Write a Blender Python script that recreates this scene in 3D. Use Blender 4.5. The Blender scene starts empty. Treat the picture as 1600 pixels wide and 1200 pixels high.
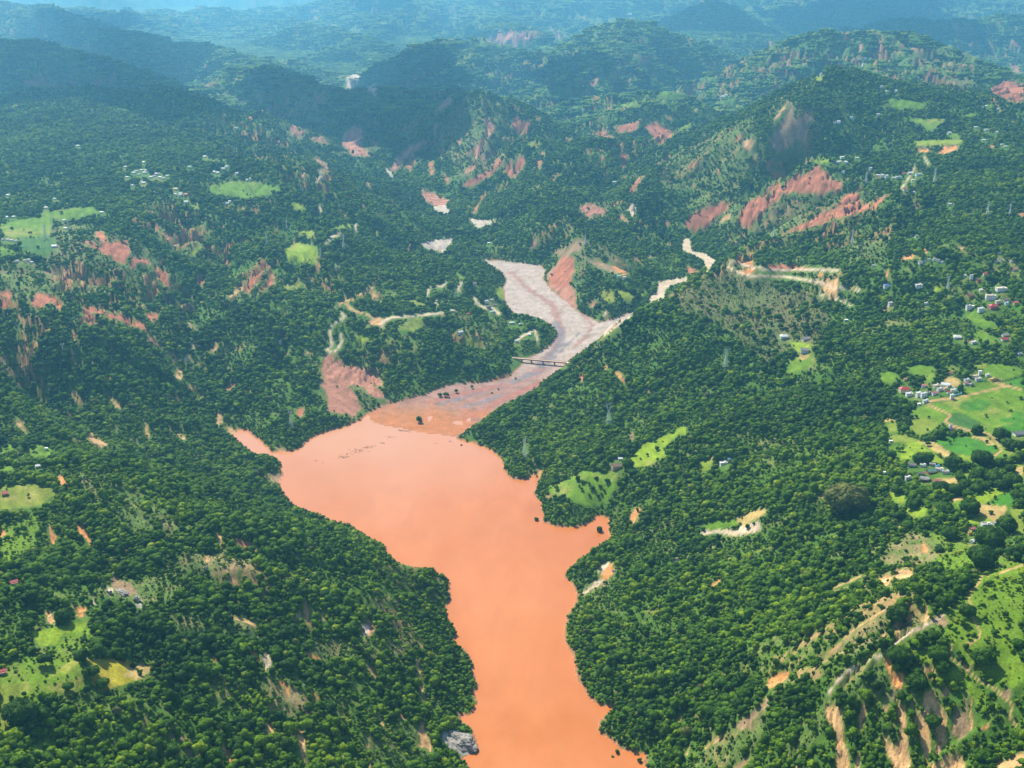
import bpy, math, random
import numpy as np
from mathutils import Vector, Matrix
random.seed(7); RNG = np.random.RandomState(11)
scn = bpy.context.scene
COL = scn.collection
# ------------------------------------------------------------------ camera, light, exposure
CAM_H, FPX = 850.0, 1900.0
PITCH = math.atan(660 / 1900)
cam_d = bpy.data.cameras.new('camera'); cam = bpy.data.objects.new('camera', cam_d); COL.objects.link(cam)
cam.location = (0, 0, CAM_H); cam.rotation_euler = (math.pi / 2 - PITCH, 0, 0)
cam_d.sensor_width = 36; cam_d.lens = 36 * FPX / 1600; cam_d.clip_start = 1; cam_d.clip_end = 120000
scn.camera = cam
SUN_EL, SUN_AZ = math.radians(48), math.radians(-34)      # azimuth measured from +Y towards +X
SUN_DIR = Vector((math.sin(SUN_AZ) * math.cos(SUN_EL), math.cos(SUN_AZ) * math.cos(SUN_EL), math.sin(SUN_EL)))
sun_d = bpy.data.lights.new('sun', 'SUN'); sun = bpy.data.objects.new('sun', sun_d); COL.objects.link(sun)
sun_d.energy = 5.0; sun_d.angle = math.radians(.5); sun_d.color = (1, .93, .80)
sun.rotation_euler = SUN_DIR.to_track_quat('Z', 'Y').to_euler(); sun.location = (0, 0, 3000)
w = bpy.data.worlds.new('World'); scn.world = w; w.use_nodes = True
nt = w.node_tree; nt.nodes.clear()
sky = nt.nodes.new('ShaderNodeTexSky'); sky.sky_type = 'NISHITA'; sky.sun_disc = False
sky.sun_elevation = SUN_EL; sky.sun_rotation = SUN_AZ; sky.altitude = 800; sky.air_density = 1.0; sky.dust_density = 1.0
bg = nt.nodes.new('ShaderNodeBackground'); bg.inputs[1].default_value = .115
wo = nt.nodes.new('ShaderNodeOutputWorld')
nt.links.new(sky.outputs[0], bg.inputs[0]); nt.links.new(bg.outputs[0], wo.inputs[0])
vs = scn.view_settings; vs.view_transform = 'Standard'; vs.look = 'None'; vs.gamma = 1; vs.exposure = 0.74; vs.use_curve_mapping = False
cy = scn.cycles; cy.max_bounces = 8; cy.diffuse_bounces = 2; cy.volume_bounces = 3; cy.transparent_max_bounces = 4
cy.use_denoising = True

# ------------------------------------------------------------------ helpers
def tag(o, label=None, cat=None, group=None, kind=None):
    for k, v in (('label', label), ('category', cat), ('group', group), ('kind', kind)):
        if v: o[k] = v
    return o

def perlin(x, y, seed=0):
    x = np.asarray(x, float); y = np.asarray(y, float)
    xi = np.floor(x).astype(np.int64); yi = np.floor(y).astype(np.int64)
    xf = x - xi; yf = y - yi
    def g(ix, iy):
        h = (ix * 374761393 + iy * 668265263 + seed * 2246822519) & 0xffffffff
        h = ((h ^ (h >> 13)) * 1274126177) & 0xffffffff
        h = (h ^ (h >> 16)) & 0xffff
        return h * (2 * math.pi / 65536)
    def d(ix, iy, fx, fy):
        a = g(ix, iy); return np.cos(a) * fx + np.sin(a) * fy
    u = xf * xf * xf * (xf * (xf * 6 - 15) + 10); v = yf * yf * yf * (yf * (yf * 6 - 15) + 10)
    a = d(xi, yi, xf, yf); b = d(xi + 1, yi, xf - 1, yf); c = d(xi, yi + 1, xf, yf - 1); e = d(xi + 1, yi + 1, xf - 1, yf - 1)
    return ((a + (b - a) * u) * (1 - v) + (c + (e - c) * u) * v) * 1.5

def fbm(x, y, o=4, seed=0):
    r = 0; a = 1; t = 0
    for k in range(o):
        r = r + a * perlin(x * 2 ** k, y * 2 ** k, seed + k * 17); t += a; a *= .5
    return r / t * 1.4

def sstep(a, b, x):
    t = np.clip((x - a) / (b - a), 0, 1); return t * t * (3 - 2 * t)

CP, SP = math.cos(PITCH), math.sin(PITCH)
def ray(u, v):
    """direction of photo pixel (1600x1200) per unit of forward distance: (x/y, -z/y)"""
    a = (np.asarray(u, float) - 800) / FPX; b = (np.asarray(v, float) - 600) / FPX
    dy = CP - b * SP; dz = -SP - b * CP
    return a / dy, -dz / dy
def project(x, y, z):
    d = y * CP - (z - CAM_H) * SP
    up = y * SP + (z - CAM_H) * CP
    return 800 + FPX * x / d, 600 - FPX * up / d

# ------------------------------------------------------------------ landform control points (photo pixel, forward distance in metres)
CTRL = '''
700 1190 1130;600 1190 1090;400 1190 1000;200 1190 930;0 1190 880;0 1100 960;100 1000 1080;190 1045 1040;0 900 1200;0 800 1380;400 1000 1180;600 1000 1300;600 1100 1180;700 1100 1240
60 735 1500;150 750 1500;270 800 1450;350 850 1380;500 900 1370;600 890 1470;200 900 1270;200 1000 1110;300 1100 1050;500 1000 1240
100 700 1740;300 750 1760;500 830 1680;420 800 1710;380 760 1880;0 700 1760
300 680 2050;200 620 2130;50 650 1900;250 540 2430;200 520 2400;100 550 2200;0 550 2130;0 450 2450;100 450 2500;200 420 2750
300 480 2710;350 420 3000;30 360 3000;200 340 3150;50 300 3450;0 250 3900;0 200 4500;150 150 5400;250 147 5600;300 200 4600;400 200 4900;550 252 4950
150 240 4000;250 270 3650;400 300 3500;380 295 3530;500 300 3640;500 270 3880;480 400 3000;400 500 2600;400 600 2340;450 650 2215;560 350 3450;600 330 3900;600 400 3200;650 350 3700;700 420 3150
600 450 2950;720 440 3080;760 480 2850;650 500 2680;550 470 2760;520 540 2510;600 550 2500;700 560 2510;550 620 2330;520 570 2440;340 560 2480;420 440 2830;330 620 2280
60 80 7500;0 68 7500;200 112 6800;120 130 6900;0 120 6500;420 115 6500;520 142 6000;620 175 5700;500 200 5700;560 220 5350;450 170 6000;350 150 6200
0 15 12000;100 30 12000;200 60 9500;300 85 8500;300 110 7900;250 22 17000;550 80 9500;450 60 11000;560 130 7200;640 130 7400;600 160 6700;700 80 8200;760 65 8800;650 90 8000;750 120 7000;800 170 6000;850 110 7000;820 50 9500;850 20 14000;700 20 17000;650 50 11500;480 22 18500
745 153 5200;700 230 4950;650 205 5250;830 190 5300;800 250 4500;850 300 4100;900 270 4300;700 290 4480;800 330 3900;850 370 3600;760 300 4400
870 300 4000;890 380 3380;920 350 3650;980 430 3150;940 460 3020;900 440 3130;980 380 3450;1000 350 3600;900 230 4800;830 230 4850
1140 414 2800;1200 440 2700;1250 420 2800;1030 470 2620;950 513 2520;880 574 2500;1000 550 2400;950 600 2260;1100 550 2300;1100 650 2030;950 700 1990;1050 700 1950;900 760 1870;965 725 1900;1130 725 1830;1100 850 1600;1150 820 1640;1200 500 2430;1150 600 2170;850 640 2250
1100 1000 1330;1200 900 1450;1300 800 1560;1300 950 1280;1300 700 1780;1200 780 1640;1000 900 1540;950 1000 1390;1050 1100 1200;1200 1050 1170;1200 1150 1080
1480 960 1115;1350 1040 1068;1290 1080 1062;1130 1190 1072;1350 1110 1030;1450 1195 965;1590 1150 960;1590 1000 1075;1590 1195 920;1450 1100 1015;1420 920 1190
1450 610 1955;1550 650 1850;1450 740 1620;1540 830 1411;1500 900 1240;1590 900 1220;1350 640 1930;1590 740 1590;1590 600 1960;1400 700 1740;1400 800 1500;1350 560 2120
1500 500 2250;1590 500 2220;1400 450 2440;1500 400 2520;1590 350 2850;1400 350 2900;1400 300 3180;1590 250 3600;1450 270 3500;1450 330 3000;1300 480 2420;1300 400 2830;1450 200 4150;1590 200 4100;1320 250 3700
1380 312 3230;1230 368 3180;1150 402 3000;1300 380 2960
1080 340 3800;1150 330 3640;1250 300 3600;1250 250 3820;1200 300 3680;1250 200 4080;1290 115 4500;1200 165 4500;1100 225 4350;1010 290 3980;1200 240 3950;1340 180 4250;1400 150 5000
1400 55 6500;1300 80 6300;1480 90 6200;1400 100 5800;1560 140 5000;1590 100 7000;1590 60 9000;1590 30 11000;1300 22 12000;1110 5 11500;980 35 8500;960 62 8000;960 100 7300;1040 60 8300;1100 60 8800;1200 50 9500;1100 100 7000;1000 170 5600;1060 140 6200;1020 215 5000;970 250 4600;1100 170 5500;1180 130 6200;920 150 6000;1450 40 9500;900 70 8000;1200 20 12500
'''
# points given by their height above the lake instead (photo pixel, z)
CTRLZ = '''
1080 378 42;1110 408 34;1072 435 30;1020 468 22;985 325 60;970 490 17;945 522 12;900 545 8
690 382 36;750 347 42;690 325 48;608 268 60;770 410 26;800 450 20;850 500 12;845 565 5
345 655 9;285 590 32;400 695 1;560 232 75
'''
# hidden back slopes, world x, y, z
CTRLW = '''
-900 2150 60;-700 2400 60;-1500 6300 190;-2600 6300 200;-700 6500 160;150 5900 150;700 5300 140;-2400 8600 180;1200 5400 200;1900 7600 250;-300 1750 5;-500 1800 40
420 3000 40;620 3250 50;900 3900 60;-1500 7600 130;500 4500 110
0 20000 260;3000 20000 420;6000 20000 380;-3000 20000 120;-6000 20000 60;-8000 14000 350;0 30000 300;8000 30000 500;-8000 30000 80;1500 17000 420;4500 15000 450;8000 14000 400;15000 30000 400;-18000 38000 100;18000 38000 300
450 700 150;-450 600 180;200 800 10;-120 900 15;0 700 -5;0 600 -5;700 750 180;600 600 180
'''
def parse(s): return [tuple(map(float, p.split())) for l in s.strip().split('\n') for p in l.split(';') if p.strip()]
pts = []
for u, v, y in parse(CTRL):
    a, t = ray(u, v); pts.append((a * y, y, CAM_H - t * y))
for u, v, z in parse(CTRLZ):
    a, t = ray(u, v); y = (CAM_H - z) / t; pts.append((a * y, y, z))
pts += parse(CTRLW)
pts = np.array(pts)
NA, NS = 860, 1150
A0, A1 = -.64, .64; Y0, Y1 = 560.0, 42000.0
S0, S1 = math.log(Y0), math.log(Y1)
aa = np.linspace(A0, A1, NA); ss = np.linspace(S0, S1, NS)
KA = 1 / 1.1
def tps(P, Q, lam):
    def K(d2): return d2 * np.log(d2 + 1e-12) * .5
    n = len(P); X = np.stack([P[:, 0] / P[:, 1] / KA * 1.0, np.log(P[:, 1])], 1)
    D = ((X[:, None] - X[None]) ** 2).sum(-1)
    M = np.zeros((n + 3, n + 3)); M[:n, :n] = K(D) + lam * np.eye(n); M[:n, n] = 1; M[:n, n + 1:] = X; M[n:, :n] = M[:n, n:].T
    wv = np.linalg.solve(M, np.concatenate([P[:, 2], [0, 0, 0]]))
    d2 = ((Q[:, None] - X[None]) ** 2).sum(-1)
    return K(d2) @ wv[:n] + wv[n] + Q @ wv[n + 1:]
nsub = 4
ac = np.linspace(A0, A1, NA // nsub); sc_ = np.linspace(S0, S1, NS // nsub)
AC, SC = np.meshgrid(ac, sc_)
Q = np.stack([AC.ravel() / KA, SC.ravel()], 1)
zc = np.concatenate([tps(pts, q, 2e-4) for q in np.array_split(Q, 12)]).reshape(AC.shape)
def upsample(z, ns, na):
    fi = np.linspace(0, z.shape[0] - 1, ns); fj = np.linspace(0, z.shape[1] - 1, na)
    def cub(arr, f, ax):
        arr = np.moveaxis(arr, ax, 0); n = arr.shape[0]; i = np.clip(np.floor(f).astype(int), 0, n - 2); t = (f - i)[:, None]
        p0 = arr[np.clip(i - 1, 0, n - 1)]; p1 = arr[i]; p2 = arr[i + 1]; p3 = arr[np.clip(i + 2, 0, n - 1)]
        r = .5 * (2 * p1 + (p2 - p0) * t + (2 * p0 - 5 * p1 + 4 * p2 - p3) * t * t + (3 * p1 - p0 - 3 * p2 + p3) * t ** 3)
        return np.moveaxis(r, 0, ax)
    return cub(cub(z, fi, 0), fj, 1)
Z = upsample(zc, NS, NA)
A2, S2 = np.meshgrid(aa, ss)
GY = np.exp(S2); GX = A2 * GY
def grad(Zg):
    za = np.gradient(Zg, aa, axis=1); zs = np.gradient(Zg, ss, axis=0)
    zx = za / GY; return zx, zs / GY - A2 * zx
def samp(G, x, y):
    """bilinear sample of a grid at world x, y"""
    y = np.maximum(y, Y0); fi = np.clip((np.log(y) - S0) / (S1 - S0) * (NS - 1), 0, NS - 1.001); fj = np.clip((x / y - A0) / (A1 - A0) * (NA - 1), 0, NA - 1.001)
    i = fi.astype(int); j = fj.astype(int); fi = fi - i; fj = fj - j
    return (G[i, j] * (1 - fi) + G[i + 1, j] * fi) * (1 - fj) + (G[i, j + 1] * (1 - fi) + G[i + 1, j + 1] * fi) * fj
# --- gullies that run down the slopes: noise averaged along each slope's fall line
def fall_noise(Zg, lam, length, steps, seed, far=1.0):
    zx, zy = grad(Zg); m = np.sqrt(zx * zx + zy * zy) + 1e-3; gx = (zx / m).astype(np.float32); gy = (zy / m).astype(np.float32)
    acc = perlin(GX / lam, GY / lam, seed); n = 1
    for sgn in (1, -1):
        px, py = GX.copy(), GY.copy()
        for k in range(steps):
            dx = samp(gx, px, py); dy = samp(gy, px, py)
            px += sgn * dx * length / steps; py += sgn * dy * length / steps
            acc = acc + perlin(px / lam, py / lam, seed); n += 1
    acc /= n; return acc / (acc.std() + 1e-6)
# --- mountain crests: photo pixel and forward distance of each crest, flanks falling away on both sides
CREST = [(.50,'0 66 7300;50 70 7200;100 82 7000;150 96 6900;200 112 6700;260 130 6500;310 145 6350;350 160 6200'),(.55,'370 106 6750;420 114 6500;470 128 6200;520 141 6000;570 155 5850;620 174 5700;672 192 5500'),(.55,'520 141 6000;545 180 5700;575 225 5250'),
(.42,'0 4 12500;45 11 12000;100 20 11500;140 40 10800;190 52 9900;240 68 9300;285 74 9000;320 72 8800;360 92 8300;400 104 7900;450 122 7500'),(.4,'120 14 15000;195 20 15000;245 34 14500;300 50 14000'),(.42,'400 60 12500;480 42 12500;560 58 11500;600 80 10800'),
(.5,'590 142 8000;605 112 8300;650 76 8600;700 68 8500;760 64 8500;800 72 8600;850 86 8600;900 65 8600;940 42 8600;975 32 8600;1010 38 8500;1060 60 8500;1110 74 8400'),(.5,'760 64 8500;725 105 7700;695 150 6900'),(.5,'975 32 8600;960 70 7800;930 100 7200;900 125 6800'),
(.55,'615 248 5080;650 205 5150;700 168 5200;745 151 5200;790 160 5250;830 186 5150;870 215 5000'),(.5,'745 151 5200;760 210 4900;735 270 4500'),
(.45,'1030 38 12500;1080 15 12500;1110 2 12500;1140 12 12500;1175 32 12300'),(.42,'1175 18 16000;1250 -2 16000;1350 -6 16000;1450 2 15500;1590 4 15000'),(.42,'1320 48 10500;1370 40 10500;1420 27 10800;1500 30 10500;1590 25 10500'),
(.45,'1210 75 7200;1250 60 6900;1300 54 6800;1370 50 6700;1430 58 6600;1480 80 6500;1540 100 6300;1598 118 6100'),
(.5,'985 312 3850;1010 290 4000;1050 258 4200;1100 224 4350;1150 194 4430;1200 163 4500;1250 130 4500;1290 111 4500;1330 116 4550;1380 136 4600;1430 152 4650'),(.5,'1250 130 4500;1215 200 4250;1150 270 3950;1090 330 3780'),
(.45,'-40 152 5600;60 147 5600;150 143 5600;250 146 5600;330 160 5450;400 184 5200;470 214 5050;540 244 4930;588 268 4750'),(.5,'905 366 3400;880 335 3600;858 300 3900;835 262 4400'),
(.5,'330 82 9500;400 92 9400;460 104 9000;520 118 8500;570 136 8100'),(.45,'450 96 10300;510 80 10600;560 84 10500;620 104 9800'),(.42,'290 62 13000;360 76 12500;430 84 12000;500 70 13000'),(.5,'430 118 8700;400 108 9300;360 100 10000'),(.42,'420 24 17000;520 -4 17000;620 -4 16500;720 2 16000;800 -2 16000;900 0 15000;960 6 15000;1010 0 15500'),(.4,'520 -4 17000;560 25 15000;590 50 13500'),(.4,'720 2 16000;760 25 13500;800 45 11500'),(.4,'640 -10 21000;300 -2 24000;60 -4 22000;-60 -8 20000')]
rdg = .38 - np.abs(fbm(GX / 3600 + 4, GY / 2600, 4, 77)); Z = Z + sstep(12500, 16000, GY) * (.45 + .55 * sstep(-.24, -.06, A2)) * (90 + 640 * rdg)
Z = Z - (165 + 60 * sstep(7500, 9000, GY) * (1 - sstep(13000, 16000, GY))) * sstep(5750, 7000, GY) - 60 * sstep(4700, 5600, GY) * (A2 > -.02)
DC = np.full(GX.shape, 9e9); far_ = GY > 2900; fx, fy = GX[far_], GY[far_]; zf = Z[far_]; dcf = DC[far_]
wx = 130 * fbm(fx / 600, fy / 600, 3, 101); wy = 130 * fbm(fx / 600 + 30, fy / 600, 3, 103); wsc = np.clip(fy / 6000, .3, 2)
for sl, st_ in CREST:
    P = []
    for u, v, y in parse(st_): a, t = ray(u, v); P.append((a * y, y, CAM_H - t * y))
    for (x0, y0, z0), (x1, y1, z1) in zip(P[:-1], P[1:]):
        ex, ey = x1 - x0, y1 - y0; qx, qy = fx + wx * .25 * wsc, fy + wy * wsc * .9
        t = np.clip(((qx - x0) * ex + (qy - y0) * ey) / (ex * ex + ey * ey), 0, 1); d = np.hypot(qx - x0 - t * ex, qy - y0 - t * ey)
        zt = z0 + (z1 - z0) * t - sl * 1.45 * (np.sqrt(d * d + 35 ** 2) - 35) / (1 + d / 2600); kk = 16.0
        zf = np.maximum(zf, zt) + kk * np.exp(-np.abs(zf - zt) / kk) * .35; dcf = np.minimum(dcf, d)
Z[far_] = zf; DC[far_] = dcf; WCR = .3 + .7 * sstep(0, 300, DC)
zx, zy = grad(Z); SLOPE0 = np.sqrt(zx * zx + zy * zy)
far = sstep(5000, 9000, GY); mid = sstep(1700, 3200, GY)
wsl = sstep(.06, .3, SLOPE0); wsl = WCR * np.maximum(wsl, sstep(3400, 4600, GY) * sstep(.02, .12, SLOPE0) * .9)
n0 = fall_noise(Z, 900, 1000, 5, 13); n0 = n0 * .6 + .7 * fall_noise(Z, 480, 700, 5, 14); wf = (.32 * sstep(2200, 3200, GY) + .9 * sstep(3600, 5600, GY)) * sstep(50, 170, Z) * sstep(.03, .14, SLOPE0) * WCR; Z = Z - wf * 120 * np.exp(-np.abs(n0) * 1.5) + wf * 56
n1 = fall_noise(Z, 420, 500, 5, 3); Z = Z - (wsl * (21 + 33 * mid + 60 * far)) * np.exp(-np.abs(n1) * 1.7) + wsl * (8 + 13 * mid + 24 * far)
n2 = fall_noise(Z, 130, 180, 5, 5); Z = Z - (wsl * (5 + 1 * mid + 18 * far)) * np.exp(-np.abs(n2) * 1.7) + wsl * (2 + 3 * mid)
n3 = fall_noise(Z, 45, 70, 4, 9); Z = Z - (wsl * 1.6) * np.exp(-np.abs(n3) * 1.6)
STREAK = n3
STREAK2 = fall_noise(Z, 14, 60, 5, 29)
Z = Z + far * WCR * 160 * (.30 - np.abs(fbm(GX / 2600, GY / 2600, 4, 21))) + 2.0 * fbm(GX / 90, GY / 90, 3, 31) * (.3 + wsl)
# ------------------------------------------------------------------ shore of the lake and the gravel bed, traced in the photo, laid on the ground
def cr(bx, by, sc, s):
    v = list(map(float, s.replace(',', ' ').split())); return [(bx + v[i] / sc, by + v[i + 1] / sc) for i in range(0, len(v), 2)]
LAKE_PX = [(415,710),(437,720),(443,742),(437,760),(450,780),(472,798),(500,804),(522,816),(550,820),(560,830),(580,842),(600,850),(610,868),(617,881),(642,890),(660,887),(677,892),(697,902),(704,912),(704,937),(696,952),(705,975),(714,992),(710,1003),(728,1016),(738,1036),(740,1056),(750,1073),(742,1082),(746,1100),(735,1115),(722,1117),(722,1128),(737,1136),(742,1155),(750,1176),(722,1187),(735,1202),(750,1300),(770,1500),(800,1900),
 (960,1900),(985,1500),(1000,1300),(1006,1215),(1007,1180),(985,1176),(965,1167),(950,1154),(936,1148),(935,1130),(950,1115),(960,1108),(940,1101),(922,1091),(907,1068),(897,1041),(892,1021),(882,1001),(881,972),(892,955),(900,937),(899,920),(887,907),(880,900),(885,892),(900,876),(922,861),(940,848),(954,842),(950,832),(950,812),(935,805),(920,818),(895,826),(862,822),(845,813),(849,807),(845,787),(832,772),(840,755),(841,750),(832,742),(825,749),(800,750),(784,732),(786,722),(772,708),(760,701),(742,693),(727,691),(712,684),(690,672),(672,668),(640,655),(600,640),(575,648),(560,658),(547,665),(525,671),(500,678),(482,688),(475,698),(455,706),(425,708),(405,689),(388,675),(372,671),(364,682),(384,700),(402,712)]
BED_PX = [(575,646),(600,634),(637,624),(667,616),(687,607),(712,601),(750,598),(780,593),(794,589),(804,580),(816,570),(816,563),(830,559),(845,550),(860,541),(872,526),(870,517),(860,507),(850,500),(825,493),(800,489),(790,472),(787,450),(792,435),(780,422),(752,407),(775,407),(800,410),(845,416),(852,425),(847,435),(860,452),(882,470),(900,485),(935,505),(960,499),(990,487),(988,492),(960,512),(945,525),(925,537),(907,550),(890,562),(880,573),(867,581),(860,587),(845,596),(842,604),(830,612),(816,618),(795,628),(778,637),(765,648),(750,657),(735,668),(712,684),(690,680),(655,676),(610,668),(580,660)]
def zbed(y): return 0.02 * (np.asarray(y) - 2260)
def unp(P, zf):
    out = []
    for u, v in P:
        a, t = ray(u, v); y = CAM_H / t
        for _ in range(8): y = (CAM_H - max(zf(y), 0)) / t
        out.append((a * y, y))
    return np.array(out)
LAKE = unp(LAKE_PX, lambda y: 0); BED = unp(BED_PX, zbed)
def sdf(poly, x, y):
    """signed distance, negative inside"""
    x = x.ravel(); y = y.ravel(); d = np.full(x.shape, 1e18); ins = np.zeros(x.shape, bool)
    n = len(poly)
    for k in range(n):
        x0, y0 = poly[k]; x1, y1 = poly[(k + 1) % n]; ex, ey = x1 - x0, y1 - y0
        t = np.clip(((x - x0) * ex + (y - y0) * ey) / (ex * ex + ey * ey + 1e-9), 0, 1)
        d = np.minimum(d, (x - x0 - t * ex) ** 2 + (y - y0 - t * ey) ** 2)
        c = ((y0 > y) != (y1 > y)); xx = x0 + (y - y0) * ex / (ey if abs(ey) > 1e-9 else 1e-9)
        ins ^= c & (x < xx)
    d = np.sqrt(d); return np.where(ins, -d, d)
near = (GY < 3700) & (np.abs(GX) < 900)
jx = GX[near] + 3.0 * fbm(GX[near] / 22, GY[near] / 22, 2, 41); jy = GY[near] + 3.0 * fbm(GX[near] / 22, GY[near] / 22, 2, 43)
sdl = np.full(GX.shape, 5000.); sdb = np.full(GX.shape, 5000.)
sdl[near] = sdf(LAKE, jx, jy); sdb[near] = sdf(BED, jx, jy)
inl = sdl < 0; inb = (sdb < 0)
sd = np.minimum(sdl, sdb)
base = np.clip(zbed(GY), 0, 26)
wb = sstep(0, 110, sd)
Zo = (base + .5 + .38 * np.maximum(sd, 0)) * (1 - wb) + np.maximum(Z, base + 6 + .06 * np.minimum(sd, 400)) * wb
Zo = np.maximum(Zo, base + .4 + .08 * np.clip(sd, 0, 100))
bars = fbm(GX / 60 + 3, GY / 90, 4, 51)
Zb = np.maximum(zbed(GY), -.1) + .35 * bars + .25
Zl = -.25 - np.minimum(-sdl * .1, 8)
Z = np.where(inb, Zb, np.where(inl, Zl, Zo))
Z = np.where((GY > 3700) | (np.abs(GX) >= 900), np.maximum(Z, 8), Z)
# ------------------------------------------------------------------ what the camera sees: every grid column is a vertical plane through the camera
TAN = (CAM_H - Z) / GY
cm = np.minimum.accumulate(TAN, axis=0)
prev = np.vstack([np.full((1, NA), 9.), cm[:-1]])
VIS = TAN <= prev + .0015
def hit(u, v):
    """ground point seen at a photo pixel"""
    a, t = ray(u, v); j = (a - A0) / (A1 - A0) * (NA - 1); j0 = int(max(0, min(NA - 2, math.floor(j)))); f = j - j0
    col = TAN[:, j0] * (1 - f) + TAN[:, j0 + 1] * f
    k = np.argmax(col <= t)
    if k == 0: return None
    g = (col[k - 1] - t) / (col[k - 1] - col[k] + 1e-9); s = ss[k - 1] + g * (ss[1] - ss[0]); y = math.exp(s); x = a * y
    return Vector((x, y, float(samp(Z, np.array([x]), np.array([y]))[0])))
def ground(x, y): return float(samp(Z, np.array([x]), np.array([y]))[0])
# ------------------------------------------------------------------ cover read off the photo: polygons in 1600x1200 pixels
W_, H_ = 1600, 1200
def fill(P, pad=0):
    P = np.array(P, float); x0 = int(max(0, P[:, 0].min() - 2 - pad)); x1 = int(min(W_, P[:, 0].max() + 3 + pad)); y0 = int(max(0, P[:, 1].min() - 2 - pad)); y1 = int(min(H_, P[:, 1].max() + 3 + pad))
    if x1 <= x0 or y1 <= y0: return None
    gx, gy = np.meshgrid(np.arange(x0, x1) + .5, np.arange(y0, y1) + .5)
    return (y0, y1, x0, x1, sdf(P, gx, gy).reshape(gx.shape))
def line_d(P, width):
    P = np.array(P, float); pad = width + 3
    x0 = int(max(0, P[:, 0].min() - pad)); x1 = int(min(W_, P[:, 0].max() + pad)); y0 = int(max(0, P[:, 1].min() - pad)); y1 = int(min(H_, P[:, 1].max() + pad))
    gx, gy = np.meshgrid(np.arange(x0, x1) + .5, np.arange(y0, y1) + .5); d = np.full(gx.shape, 1e9)
    for (ax, ay), (bx, by) in zip(P[:-1], P[1:]):
        ex, ey = bx - ax, by - ay; t = np.clip(((gx - ax) * ex + (gy - ay) * ey) / (ex * ex + ey * ey + 1e-9), 0, 1)
        d = np.minimum(d, np.hypot(gx - ax - t * ex, gy - ay - t * ey))
    return (y0, y1, x0, x1, d - width)
# colours of the ground itself (linear)
C = dict(red=(.35,.13,.065), pink=(.36,.165,.10), tan=(.46,.28,.12), pale=(.50,.39,.265), orange=(.52,.23,.075), grav=(.42,.35,.28), green=(.105,.205,.007), vivid=(.050,.175,.005), dark=(.05,.13,.02), olive=(.16,.21,.022), yellow=(.30,.26,.015), dry=(.40,.29,.10), lime=(.19,.28,.012), scrub=(.13,.14,.05), rock=(.36,.33,.28), grass=(.085,.19,.018), brown=(.25,.17,.09))
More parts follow.
